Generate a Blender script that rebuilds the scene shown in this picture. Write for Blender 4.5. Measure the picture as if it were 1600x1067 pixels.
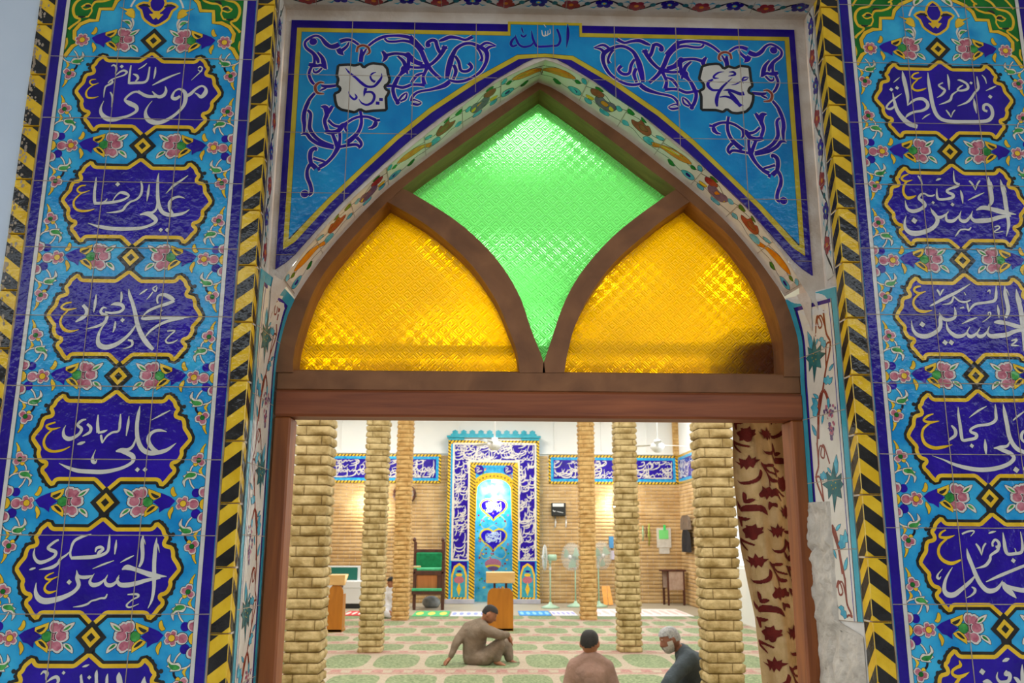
import bpy, math, random
from mathutils import Vector, Matrix, noise
random.seed(7)
R = math.radians
sc = bpy.context.scene
for o in list(bpy.data.objects): bpy.data.objects.remove(o)
COL = sc.collection

# ------------------------------------------------------------------ camera
FPX = 1356.0
CAM = Vector((0.0, -2.388, 1.65))
TH, PS, RO = R(12.702), R(1.587), R(0.2055)
FW = Vector((math.sin(PS)*math.cos(TH), math.cos(PS)*math.cos(TH), math.sin(TH)))
_r = Vector((math.cos(PS), -math.sin(PS), 0)); _u = _r.cross(FW)
RT = _r*math.cos(RO) + _u*math.sin(RO); UP = -_r*math.sin(RO) + _u*math.cos(RO)
cd = bpy.data.cameras.new('camera'); cam = bpy.data.objects.new('camera', cd); COL.objects.link(cam)
cd.sensor_width = 36; cd.lens = 36*FPX/1600; cd.clip_start = 0.05; cd.clip_end = 200
M = Matrix((RT, UP, -FW)).transposed().to_4x4(); M.translation = CAM; cam.matrix_world = M
cd.dof.use_dof = True; cd.dof.focus_distance = 2.75; cd.dof.aperture_fstop = 8.0
sc.camera = cam

# ------------------------------------------------------------------ world, exposure
w = bpy.data.worlds.new('sky'); sc.world = w; w.use_nodes = True
bgn = w.node_tree.nodes['Background']; bgn.inputs[0].default_value = (0.86, 0.93, 1.0, 1); bgn.inputs[1].default_value = 3.1
sc.view_settings.view_transform = 'Standard'; sc.view_settings.look = 'None'
sc.view_settings.exposure = 0.0; sc.view_settings.gamma = 1.0; sc.view_settings.use_curve_mapping = False
sc.cycles.max_bounces = 8; sc.cycles.diffuse_bounces = 4; sc.cycles.glossy_bounces = 3
sc.cycles.transmission_bounces = 6; sc.cycles.transparent_max_bounces = 8
sc.cycles.use_denoising = True; sc.cycles.sample_clamp_indirect = 6.0
sc.cycles.caustics_reflective = False; sc.cycles.caustics_refractive = False

def area(name, loc, rot, sx, sy, power, col=(1, 1, 1)):
    l = bpy.data.lights.new(name, 'AREA'); l.shape = 'RECTANGLE'; l.size = sx; l.size_y = sy; l.energy = power; l.color = col
    o = bpy.data.objects.new(name, l); COL.objects.link(o); o.location = loc; o.rotation_euler = rot
    return o
def point(name, loc, power, col=(1, 1, 1), rad=0.05):
    l = bpy.data.lights.new(name, 'POINT'); l.energy = power; l.color = col; l.shadow_soft_size = rad
    o = bpy.data.objects.new(name, l); COL.objects.link(o); o.location = loc
    return o
# added light for the prayer hall, from unseen ceiling fittings built with the hall
CEIL = 5.2
FIT = [(x, y) for y in (3.2, 8.3, 13.4, 18.6) for x in (-3.1, 0.25, 3.5)]
for (x, y) in FIT: area('hall_fill_light', (x, y, CEIL-0.16), (0, 0, 0), 1.2, 0.5, 84, (1.0, 0.97, 0.92))

# ------------------------------------------------------------------ pixels of the photograph -> points on planes of the place
def ray(px, py): return FW + RT*((px-800)/FPX) - UP*((py-533.5)/FPX)
def hit(px, py, ax, v):
    d = ray(px, py); t = (v-CAM[ax])/d[ax]; return CAM + d*t
def atY(px, py, Y): return hit(px, py, 1, Y)
def atZ(px, py, Z=0.0): return hit(px, py, 2, Z)

# ------------------------------------------------------------------ objects
def link(name, me, parent=None):
    o = bpy.data.objects.new(name, me); COL.objects.link(o)
    if parent is not None: o.parent = parent
    return o
def tag(o, label=None, cat=None, group=None, kind=None):
    if label: o['label'] = label
    if cat: o['category'] = cat
    if group: o['group'] = group
    if kind: o['kind'] = kind
    return o
def empty(name, loc=(0, 0, 0), label=None, cat=None, group=None, kind=None, rz=0):
    o = bpy.data.objects.new(name, None); COL.objects.link(o); o.location = loc; o.rotation_euler = (0, 0, rz)
    o.empty_display_size = 0.1
    return tag(o, label, cat, group, kind)
def copy_tree(o, parent=None):
    c = o.copy(); COL.objects.link(c)
    if parent is not None: c.parent = parent
    for ch in list(o.children): copy_tree(ch, c)
    return c

class MB:
    """collects geometry of ONE mesh object; off = origin of the parent"""
    def __init__(s, off=(0, 0, 0)):
        s.v = []; s.f = []; s.m = []; s.sm = []; s.mats = []; s.off = Vector(off)
    def mi(s, mat):
        if mat not in s.mats: s.mats.append(mat)
        return s.mats.index(mat)
    def add(s, vs, fs, mat, smooth=False):
        b = len(s.v); s.v += [tuple(Vector(p)-s.off) for p in vs]; k = s.mi(mat)
        for f in fs: s.f.append([b+i for i in f]); s.m.append(k); s.sm.append(smooth)
    def box(s, a, b, mat, ch=0.0, rot=None):
        (x0, y0, z0), (x1, y1, z1) = a, b
        if ch <= 0:
            vs = [(x0,y0,z0),(x1,y0,z0),(x1,y1,z0),(x0,y1,z0),(x0,y0,z1),(x1,y0,z1),(x1,y1,z1),(x0,y1,z1)]
            fs = [(0,3,2,1),(4,5,6,7),(0,1,5,4),(1,2,6,5),(2,3,7,6),(3,0,4,7)]
        else:
            c = ch; vs = []; 
            X = (x0, x1); Y = (y0, y1); Z = (z0, z1); ids = {}
            for i in (0, 1):
                for j in (0, 1):
                    for k in (0, 1):
                        sx, sy, sz = (1 if i == 0 else -1), (1 if j == 0 else -1), (1 if k == 0 else -1)
                        ids[i,j,k,0] = len(vs); vs.append((X[i], Y[j]+sy*c, Z[k]+sz*c))
                        ids[i,j,k,1] = len(vs); vs.append((X[i]+sx*c, Y[j], Z[k]+sz*c))
                        ids[i,j,k,2] = len(vs); vs.append((X[i]+sx*c, Y[j]+sy*c, Z[k]))
            fs = []
            for i in (0, 1): q = [ids[i,0,0,0], ids[i,1,0,0], ids[i,1,1,0], ids[i,0,1,0]]; fs.append(q if i else q[::-1])
            for j in (0, 1): q = [ids[0,j,0,1], ids[1,j,0,1], ids[1,j,1,1], ids[0,j,1,1]]; fs.append(q[::-1] if j else q)
            for k in (0, 1): q = [ids[0,0,k,2], ids[1,0,k,2], ids[1,1,k,2], ids[0,1,k,2]]; fs.append(q if k else q[::-1])
            for j in (0, 1):
                for k in (0, 1): fs.append([ids[0,j,k,1], ids[1,j,k,1], ids[1,j,k,2], ids[0,j,k,2]])
            for i in (0, 1):
                for k in (0, 1): fs.append([ids[i,0,k,0], ids[i,1,k,0], ids[i,1,k,2], ids[i,0,k,2]])
            for i in (0, 1):
                for j in (0, 1): fs.append([ids[i,j,0,0], ids[i,j,1,0], ids[i,j,1,1], ids[i,j,0,1]])
            for i in (0, 1):
                for j in (0, 1):
                    for k in (0, 1): fs.append([ids[i,j,k,0], ids[i,j,k,1], ids[i,j,k,2]])
        if rot is not None:
            cc = Vector(((x0+x1)/2, (y0+y1)/2, (z0+z1)/2)); vs = [rot @ (Vector(p)-cc) + cc for p in vs]
        s.add(vs, fs, mat)
    def prism(s, pts, y0, y1, mat):
        """pts = (x,z) outline, extruded along Y"""
        n = len(pts); vs = [(x, y0, z) for x, z in pts] + [(x, y1, z) for x, z in pts]
        fs = [list(range(n)), [n+i for i in range(n)][::-1]] + [[i, i+n, (i+1) % n + n, (i+1) % n] for i in range(n)]
        s.add(vs, fs, mat)
    def prism_z(s, pts, z0, z1, mat):
        n = len(pts); vs = [(x, y, z0) for x, y in pts] + [(x, y, z1) for x, y in pts]
        fs = [list(range(n))[::-1], [n+i for i in range(n)]] + [[i, (i+1) % n, (i+1) % n + n, i+n] for i in range(n)]
        s.add(vs, fs, mat)
    def tube(s, pts, rad, mat, n=8, closed=False):
        pts = [Vector(p) for p in pts]; L = len(pts); vs = []; fs = []
        rr = rad if isinstance(rad, (list, tuple)) else [rad]*L
        for i, p in enumerate(pts):
            a = pts[i-1] if (i or closed) else p; b = pts[(i+1) % L] if (i < L-1 or closed) else p
            t = (b-a).normalized(); q = t.cross(Vector((0, 0, 1)))
            if q.length < 1e-3: q = t.cross(Vector((1, 0, 0)))
            q.normalize(); h = t.cross(q)
            for k in range(n):
                an = 2*math.pi*k/n; vs.append(p + (q*math.cos(an)+h*math.sin(an))*rr[i])
        for i in range(L if closed else L-1):
            for k in range(n):
                j = (i+1) % L; fs.append([i*n+k, i*n+(k+1) % n, j*n+(k+1) % n, j*n+k])
        if not closed: fs.append(list(range(n))[::-1]); fs.append([(L-1)*n+k for k in range(n)])
        s.add(vs, fs, mat, True)
    def lathe(s, prof, c, mat, n=20, axis='z'):
        vs = []; fs = []
        for (r, h) in prof:
            for k in range(n):
                a = 2*math.pi*k/n; x, y = r*math.cos(a), r*math.sin(a)
                p = {'z': (x, y, h), 'y': (x, h, y), 'x': (h, x, y)}[axis]
                vs.append((c[0]+p[0], c[1]+p[1], c[2]+p[2]))
        for i in range(len(prof)-1):
            for k in range(n): fs.append([i*n+k, i*n+(k+1) % n, (i+1)*n+(k+1) % n, (i+1)*n+k])
        fs.append(list(range(n))[::-1]); fs.append([(len(prof)-1)*n+k for k in range(n)])
        s.add(vs, fs, mat, True)
    def build(s, name, parent=None, label=None, cat=None, group=None, kind=None):
        me = bpy.data.meshes.new(name); me.from_pydata(s.v, [], s.f)
        for m in s.mats: me.materials.append(m)
        me.polygons.foreach_set('material_index', s.m); me.polygons.foreach_set('use_smooth', s.sm); me.update()
        o = tag(link(name, me, parent), label, cat, group, kind)
        if parent is None: o.location = s.off
        return o

# ------------------------------------------------------------------ materials
def srgb(r, g, b):
    f = lambda c: (c/255/12.92) if c/255 <= 0.04045 else ((c/255+0.055)/1.055)**2.4
    return (f(r), f(g), f(b), 1)
def newmat(name):
    m = bpy.data.materials.new(name); m.use_nodes = True
    return m, m.node_tree.nodes, m.node_tree.links, m.node_tree.nodes['Principled BSDF']
def noisemix(N, L, b, c1, c2, scale, detail=3, lo=0.35, hi=0.65, obj=True):
    tc = N.new('ShaderNodeTexCoord'); nz = N.new('ShaderNodeTexNoise'); nz.inputs['Scale'].default_value = scale; nz.inputs['Detail'].default_value = detail
    cr = N.new('ShaderNodeValToRGB'); cr.color_ramp.elements[0].position = lo; cr.color_ramp.elements[1].position = hi
    cr.color_ramp.elements[0].color = c1; cr.color_ramp.elements[1].color = c2
    L.new(tc.outputs['Object'], nz.inputs['Vector']); L.new(nz.outputs['Fac'], cr.inputs['Fac'])
    if b is not None: L.new(cr.outputs['Color'], b.inputs['Base Color'])
    return tc, nz, cr
def bump(N, L, b, src, strength, dist=0.002):
    bp = N.new('ShaderNodeBump'); bp.inputs['Strength'].default_value = strength; bp.inputs['Distance'].default_value = dist
    L.new(src, bp.inputs['Height']); L.new(bp.outputs['Normal'], b.inputs['Normal']); return bp
_gl = {}
def glaze(name, c1, c2=None, sc_=14.0, rough=0.11):
    """fired tile glaze: uneven colour of the glaze itself plus a hand-dipped ripple"""
    if name in _gl: return _gl[name]
    m, N, L, b = newmat(name); c2 = c2 or tuple(min(255, x*1.12+3) for x in c1)
    tc, nz, cr = noisemix(N, L, b, srgb(*c1), srgb(*c2), sc_, 4)
    n2 = N.new('ShaderNodeTexNoise'); n2.inputs['Scale'].default_value = 48; n2.inputs['Detail'].default_value = 3
    L.new(tc.outputs['Object'], n2.inputs['Vector']); bump(N, L, b, n2.outputs['Fac'], 0.55, 0.0032)
    b.inputs['Roughness'].default_value = rough; b.inputs['Specular IOR Level'].default_value = 0.36
    _gl[name] = m; return m
NAVY = glaze('navy glaze', (28, 6, 132), (42, 14, 164), 9)
NAVYB = glaze('navy border glaze', (22, 5, 118), (36, 14, 142), 8)
TURQ = glaze('turquoise glaze', (16, 138, 204), (58, 180, 224), 11)
TURQD = glaze('deep turquoise glaze', (4, 122, 196), (22, 152, 212), 7)
TURQG = glaze('green turquoise glaze', (48, 150, 172), (70, 172, 190), 9)
YEL = glaze('yellow glaze', (224, 178, 34), (240, 198, 54), 20)
YELO = glaze('olive yellow glaze', (196, 172, 40), (214, 190, 56), 16)
BLK = glaze('black glaze', (28, 28, 30), (46, 46, 46), 12)
INK = glaze('ink line glaze', (20, 20, 40), (30, 26, 40), 12)
WHT = glaze('white glaze', (206, 202, 192), (220, 216, 208), 12)
CRM = glaze('cream glaze', (222, 212, 196), (232, 224, 210), 12)
PNK = glaze('pink glaze', (172, 84, 104), (206, 130, 142), 60)
RED = glaze('red glaze', (140, 30, 40), (165, 50, 50), 40)
BRN = glaze('rust glaze', (126, 52, 40), (150, 70, 52), 40)
ORG = glaze('orange glaze', (214, 108, 20), (226, 140, 34), 40)
GRN = glaze('green glaze', (20, 118, 48), (80, 172, 84), 40)
GRD = glaze('deep green glaze', (8, 96, 30), (24, 124, 44), 12)
TEAL = glaze('teal glaze', (50, 150, 180), (96, 190, 208), 40)
TEALD = glaze('dark teal glaze', (26, 92, 96), (44, 120, 122), 40)
PURP = glaze('purple glaze', (96, 66, 104), (120, 90, 128), 40)

def simple(name, c, rough=0.6, metal=0.0, c2=None, scale=6, bstr=0.0, bscale=40, bdist=0.003):
    m, N, L, b = newmat(name)
    if c2: tc, nz, cr = noisemix(N, L, b, srgb(*c), srgb(*c2), scale, 5)
    else: b.inputs['Base Color'].default_value = srgb(*c); tc = N.new('ShaderNodeTexCoord')
    b.inputs['Roughness'].default_value = rough; b.inputs['Metallic'].default_value = metal
    if bstr:
        n2 = N.new('ShaderNodeTexNoise'); n2.inputs['Scale'].default_value = bscale; n2.inputs['Detail'].default_value = 6
        L.new(tc.outputs['Object'], n2.inputs['Vector']); bump(N, L, b, n2.outputs['Fac'], bstr, bdist)
    return m
GROUT = simple('grout', (176, 160, 140), 0.9, c2=(150, 132, 112), scale=30, bstr=0.4, bscale=120)
PLAS = simple('plaster', (206, 188, 170), 0.9, c2=(224, 212, 200), scale=12, bstr=0.7, bscale=60, bdist=0.006)
GYP = simple('gypsum', (214, 208, 200), 0.85, c2=(228, 222, 214), scale=9, bstr=0.8, bscale=30, bdist=0.008)
WALLW = simple('painted white wall', (200, 214, 232), 0.8, c2=(212, 224, 238), scale=2, bstr=0.15, bscale=14)

# ------------------------------------------------------------------ painting on tiled surfaces
LAY = 0.00022
def catmull(pts, n=6, closed=False):
    P = [tuple(p) for p in pts]; L = len(P)
    if L < 3 and not closed: return P
    out = []
    for i in range(L if closed else L-1):
        p0 = P[i-1] if (i or closed) else P[0]; p1 = P[i]; p2 = P[(i+1) % L]; p3 = P[(i+2) % L] if (i+2 < L or closed) else P[-1]
        for k in range(n):
            t = k/n; t2 = t*t; t3 = t2*t
            out.append(tuple(0.5*(2*b+(c-a)*t+(2*a-5*b+4*c-d)*t2+(3*b-a-3*c+d)*t3) for a, b, c, d in zip(p0, p1, p2, p3)))
    if not closed: out.append(P[-1])
    return out
def clip(poly, x0, x1, y0, y1):
    def cl(p, f, g):
        o = []
        for i in range(len(p)):
            a, b = p[i-1], p[i]; fa, fb = f(a), f(b)
            if (fa >= 0) != (fb >= 0):
                t = fa/(fa-fb); o.append((a[0]+(b[0]-a[0])*t, a[1]+(b[1]-a[1])*t))
            if fb >= 0: o.append(b)
        return o
    for f in (lambda q: q[0]-x0, lambda q: x1-q[0], lambda q: q[1]-y0, lambda q: y1-q[1]):
        if poly: poly = cl(poly, f, None)
    return poly
def S(txt):
    """'x y w, x y w' -> list of tuples"""
    return [tuple(float(a) for a in q.split()) for q in txt.split(',')]
def area2(p): return sum(p[i-1][0]*p[i][1]-p[i][0]*p[i-1][1] for i in range(len(p)))
class Paint(MB):
    """glaze drawing: fmap(u, v, height) -> point of the tiled surface"""
    def __init__(s, fmap, off=(0, 0, 0), flip=False):
        super().__init__(off); s.cnt = 0; s.fmap = fmap; s.flip = flip
    def fill(s, pts, mat, lay=1, smooth=0):
        pts = [(p[0], p[1]) for p in pts]
        if smooth: pts = catmull(pts, smooth, True)
        if len(pts) < 3: return
        if (area2(pts) < 0) != s.flip: pts = pts[::-1]
        s.cnt = (s.cnt+1) % 40; h = lay*LAY+s.cnt*2.2e-6
        s.add([s.fmap(u, v, h) for u, v in pts], [list(range(len(pts)))], mat)
    def line(s, pts, mat, lay=2, w=None, n=5, closed=False, mul=1.0, addw=0.0):
        """pts (u,v[,w]); ribbon of varying width"""
        P = [(p[0], p[1], (p[2] if len(p) > 2 and w is None else w)) for p in pts]
        if n > 1: P = catmull(P, n, closed)
        L = len(P); A = []; B = []; s.cnt = (s.cnt+7) % 40; h0 = lay*LAY+s.cnt*2.2e-6
        for i in range(L):
            a = P[i-1] if (i or closed) else P[i]; b = P[(i+1) % L] if (i < L-1 or closed) else P[i]
            dx, dy = b[0]-a[0], b[1]-a[1]; d = math.hypot(dx, dy) or 1e-9
            h = max(0.00005, P[i][2]*mul/2+addw); nx, ny = -dy/d*h, dx/d*h
            A.append((P[i][0]+nx, P[i][1]+ny)); B.append((P[i][0]-nx, P[i][1]-ny))
        for i in range(L if closed else L-1):
            j = (i+1) % L; q = [A[i], B[i], B[j], A[j]]
            if (area2(q) < 0) != s.flip: q = q[::-1]
            s.add([s.fmap(u, v, h0+i*4e-7) for u, v in q], [[0, 1, 2, 3]], mat)
    def disc(s, c, r, mat, lay=2, n=14, ry=None, rot=0.0):
        ry = ry or r; ca, sa = math.cos(rot), math.sin(rot)
        s.fill([(c[0]+r*math.cos(t)*ca-ry*math.sin(t)*sa, c[1]+r*math.cos(t)*sa+ry*math.sin(t)*ca) for t in [2*math.pi*k/n for k in range(n)]], mat, lay)
    def outline(s, pts, mat, lay, w, smooth=0):
        if smooth: pts = catmull(pts, smooth, True)
        s.line(pts, mat, lay, w, n=1, closed=True)
def planeY(Y): return lambda u, v, h: Vector((u, Y-h, v))
class Px:
    """zoom-crop coordinates of the photograph -> (u,v) on a plane Y=const"""
    def __init__(s, ox, oy, k, Y=0.0): s.ox, s.oy, s.k, s.Y = ox, oy, k, Y
    def p(s, x, y):
        q = atY(s.ox+x/s.k, s.oy+y/s.k, s.Y); return (q.x, q.z)
    def scale(s, x, y):
        a, b = s.p(x-5, y), s.p(x+5, y); return abs(a[0]-b[0])/10
    def pts(s, txt):
        o = []
        for q in S(txt):
            u, v = s.p(q[0], q[1])
            o.append((u, v) if len(q) < 3 else (u, v, q[2]*s.scale(q[0], q[1])))
        return o
# ================================================================== calligraphy panels
KP = 0.343                      # rise of one cartouche
ML = Px(1400, 950, 8)           # the spray beside a knot, drawn relative to the knot's centre
_kc = ML.p(1382, 290)
def mrel(txt):
    return [((q[0]-_kc[0]), (q[1]-_kc[1])) + tuple(q[2:]) for q in ML.pts(txt)]
def place(pts, c, sx=1, sy=1): return [(c[0]+sx*q[0], c[1]+sy*q[1]) + tuple(q[2:]) for q in pts]
OL = .0011
def petal(P, c, ang, r, wd, lay, col=PNK, rim=WHT):
    ca, sa = math.cos(ang), math.sin(ang)
    def e(k, cx): return [(c[0]+(cx+r*k*math.cos(t))*ca-(wd*k*math.sin(t))*sa, c[1]+(cx+r*k*math.cos(t))*sa+(wd*k*math.sin(t))*ca) for t in [2*math.pi*i/14 for i in range(14)]]
    def lobes(k, cx):
        o = []
        for i in range(24):
            t = 2*math.pi*i/24; rr = k*(1+0.10*math.cos(3*t) if abs(t-math.pi) > 1 else k)
            rr = k*(1 - 0.16*math.exp(-(min(t, 2*math.pi-t)/0.28)**2))
            o.append((c[0]+(cx+r*rr*math.cos(t))*ca-(wd*rr*math.sin(t))*sa, c[1]+(cx+r*rr*math.cos(t))*sa+(wd*rr*math.sin(t))*ca))
        return o
    P.fill(lobes(1.16, r), INK, lay); P.fill(lobes(1.04, r), rim, lay+1); P.fill(lobes(0.80, r*0.86), col, lay+2)
def blossom(P, c, r, n=5, a0=0.0, core=YEL, cr=0.3, lay=3, col=PNK, skip=()):
    for i in range(n):
        if i in skip: continue
        petal(P, (c[0]+r*.12*math.cos(a0+i*2*math.pi/n), c[1]+r*.12*math.sin(a0+i*2*math.pi/n)), a0+i*2*math.pi/n, r*0.42, r*0.36*(5/n)**.5, lay, col)
    P.disc(c, r*cr*1.15, INK, lay+3); P.disc(c, r*cr, core, lay+4)
def leafpoly(P, pts, inner, lay=3, col=GRN, rim=CRM):
    P.outline(pts, INK, lay+2, OL, 3); P.fill(pts, rim, lay, 3)
    if inner: P.fill(inner, col, lay+1, 3)

CART = None
def cart_half():
    Z = Px(50, 610, 1600/240)
    c = (-1.02, (2.0785+1.7355)/2)
    pts = Z.pts('885 12, 740 117, 380 112, 352 92, 335 52, 300 78, 258 112, 235 160, 200 185, 222 235, 215 265, 185 278, 135 288, 110 330, 98 385, 40 450, 8 500, 45 560, 82 612, 66 655, 82 715, 112 742, 146 748, 156 772, 138 795, 112 812, 108 850, 138 880, 158 918, 182 955, 215 988, 240 940, 275 925, 660 927, 776 1048')
    return [(q[0]-c[0], q[1]-c[1]) for q in pts]
_ch = cart_half()
_ch[0] = (0, _ch[0][1]); _ch[-1] = (0, _ch[-1][1])
CARTO = _ch + [(-q[0], q[1]) for q in _ch[-2:0:-1]]
def chaikin(p):
    o = []
    for i in range(len(p)):
        a, b = p[i], p[(i+1) % len(p)]
        d = math.hypot(b[0]-a[0], b[1]-a[1]); t = min(0.25, 0.003/max(d, 1e-6))
        o += [(a[0]+(b[0]-a[0])*t, a[1]+(b[1]-a[1])*t), (b[0]-(b[0]-a[0])*t, b[1]-(b[1]-a[1])*t)]
    return o
def draw_cart(P, c):
    pts = place(CARTO, c); sm = chaikin(pts)
    P.line(sm, BLK, 4, 0.0265, n=1, closed=True)
    # scalloped outer edge of the black band
    n = len(_ch)
    for side in (1, -1):
        seg = [(c[0]+side*q[0], c[1]+q[1]) for q in _ch[4:n-4]]
        acc = 0
        for i in range(1, len(seg)):
            a, b = seg[i-1], seg[i]; d = math.hypot(b[0]-a[0], b[1]-a[1])
            t = (0.009-acc)
            while t < d:
                x, y = a[0]+(b[0]-a[0])*t/d, a[1]+(b[1]-a[1])*t/d
                nx, ny = -(b[1]-a[1])/d, (b[0]-a[0])/d
                if nx*(x-c[0]) < 0: nx, ny = -nx, -ny
                if abs(y-c[1]) > .012: P.disc((x+nx*.0092, y+ny*.0092), .0060, BLK, 4, 10)
                t += 0.0135
            acc = (d-(t-0.0135)) if t-0.0135 > 0 else acc+d
    P.fill(sm, NAVY, 5)
    P.line(sm, YEL, 6, 0.0105, n=1, closed=True)
def draw_knot(P, c, top=False):
    def dia(r, mat, lay): P.fill([(c[0]-r, c[1]), (c[0], c[1]-r*1.06), (c[0]+r, c[1]), (c[0], c[1]+r*1.06)], mat, lay)
    if not top:
        for s_ in (1, -1):
            P.fill([(c[0]-.014, c[1]+s_*.05), (c[0]+.014, c[1]+s_*.05), (c[0]+.014, c[1]+.01*s_), (c[0]-.014, c[1]+.01*s_)], BLK, 3)
    dia(0.0400, BLK, 6.5); dia(0.0240, YEL, 7); dia(0.0110, BLK, 8)

def draw_spray(P, c, sx, end='border'):
    g = lambda t: place(mrel(t), c, sx)
    g1 = lambda t: place(mrel(t), c, sx)[0]
    k = 1/ (8*530.0)            # zoom pixel -> metres, roughly
    sc1 = ML.scale(800, 300)
    # pink bloom by the knot
    q = g1('965 275'); P.disc(q, 100*sc1, PNK, 1.8, 14, 120*sc1)
    for (x, y, a, r) in ((925, 170, 1.5, 84), (990, 180, 0.95, 78), (925, 380, -1.3, 76), (1000, 395, -0.85, 88), (1025, 275, 0.1, 96)):
        q = g1('%f %f' % (x, y)); rr = r*sc1
        aa = a if sx > 0 else math.pi-a
        petal(P, (q[0]-rr*.7*math.cos(aa), q[1]-rr*.7*math.sin(aa)), aa, rr*.85, rr*.72, 2)
    leafpoly(P, g('1005 200, 1060 140, 1155 105, 1130 180, 1070 222, 1020 222'), g('1035 200, 1080 160, 1120 142, 1090 190, 1050 208'), 3)
    leafpoly(P, g('1075 365, 1140 368, 1195 420, 1206 488, 1130 442, 1080 402'), g('1095 375, 1130 382, 1168 420, 1172 440, 1115 410'), 3)
    P.disc(g1('860 280'), 66*sc1, INK, 5.2); P.disc(g1('860 280'), 60*sc1, GRN, 5.4)
    for t1, t2 in (('697 168, 850 106, 853 180, 828 228, 788 258, 742 238, 700 216', '718 208, 762 184, 820 160, 802 205, 756 236'),
                   ('728 342, 800 308, 868 355, 905 408, 908 482, 832 432, 760 388', '768 336, 818 342, 872 398, 872 418, 818 392')):
        P.outline(g(t1), INK, 6.6, OL); P.fill(g(t1), YEL, 6.2); P.fill(g(t2), BLK, 6.4, 2)
    tul = g('522 265, 580 212, 640 185, 697 160, 705 216, 745 245, 800 280, 745 326, 722 350, 726 420, 655 368, 592 350')
    P.fill(tul, NAVY, 6.0)
    for t in ('540 80, 575 112, 577 170, 545 212, 500 190, 522 150', '552 335, 600 380, 622 440, 590 508, 574 440, 550 390'):
        P.outline(g(t), INK, 6.2, OL, 3); P.fill(g(t), YEL, 5.8, 3)
    if end == 'border':
        for (x, y, r) in ((265, 160, 56), (275, 432, 60)): P.disc(g1('%f %f' % (x, y)), r*sc1, NAVY, 2.2)
        for (x, y, a) in ((165, 150, 1.25), (185, 480, -1.2), (300, 305, 0.0)):
            q = g1('%f %f' % (x, y)); rr = 78*sc1; aa = a if sx > 0 else math.pi-a
            petal(P, (q[0]-rr*.8*math.cos(aa), q[1]-rr*.8*math.sin(aa)), aa, rr*.88, rr*.84, 3)
        P.disc(g1('152 305'), 80*sc1, INK, 6.0); P.disc(g1('152 305'), 74*sc1, YEL, 6.2)
        q = g1('428 300')
        blossom(P, q, 105*sc1, 5, (0.65 if sx > 0 else math.pi-0.65), YEL, .36, 3.2)
    else:
        blossom(P, g1('400 298'), 112*sc1, 7, 0.2, YEL, .34, 3.2)
def draw_vine(P, c, sx, sy):
    g = lambda t: place(mrel(t), c, sx, sy)
    sc1 = ML.scale(400, 600)
    for t in ('325 478 24, 370 530 24, 405 600 22', '175 575 24, 235 645 24, 325 675 22', '412 712 24, 402 765 24, 352 822 22'):
        P.line(g(t), INK, 3.0, addw=0.0006); P.line(g(t), CRM, 3.3, mul=.75)
    leafpoly(P, g('318 640, 350 596, 402 604, 446 572, 440 490, 488 560, 472 622, 496 640, 446 676, 460 706, 380 702, 330 690'),
             g('336 650, 380 624, 440 620, 474 582, 460 650, 420 688, 350 680'), 4)
    P.outline(g('245 655, 300 690, 308 725, 276 772, 262 762, 272 720'), INK, 3.4, OL*.8, 3); P.fill(g('245 655, 300 690, 308 725, 276 772, 262 762, 272 720'), YEL, 3.2, 3)
    P.fill(g('345 860, 330 800, 362 770, 392 800, 385 850'), YEL, 3.6, 3); P.outline(g('345 860, 330 800, 362 770, 392 800, 385 850'), INK, 3.8, OL, 3)
    t = '286 930, 332 945, 330 1010, 290 1082, 276 1072, 292 1010'
    P.outline(g(t), INK, 3.4, OL, 3); P.fill(g(t), YEL, 3.2, 3)
    q = g('330 856')[0]
    for a in (2.45, -1.75, -0.25):
        aa = a*sy; aa = aa if sx > 0 else math.pi-aa
        petal(P, q, aa, 50*sc1, 45*sc1, 4)
    P.disc(q, 33*sc1, INK, 7.2); P.disc(q, 28*sc1, GRD, 7.4)

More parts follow.
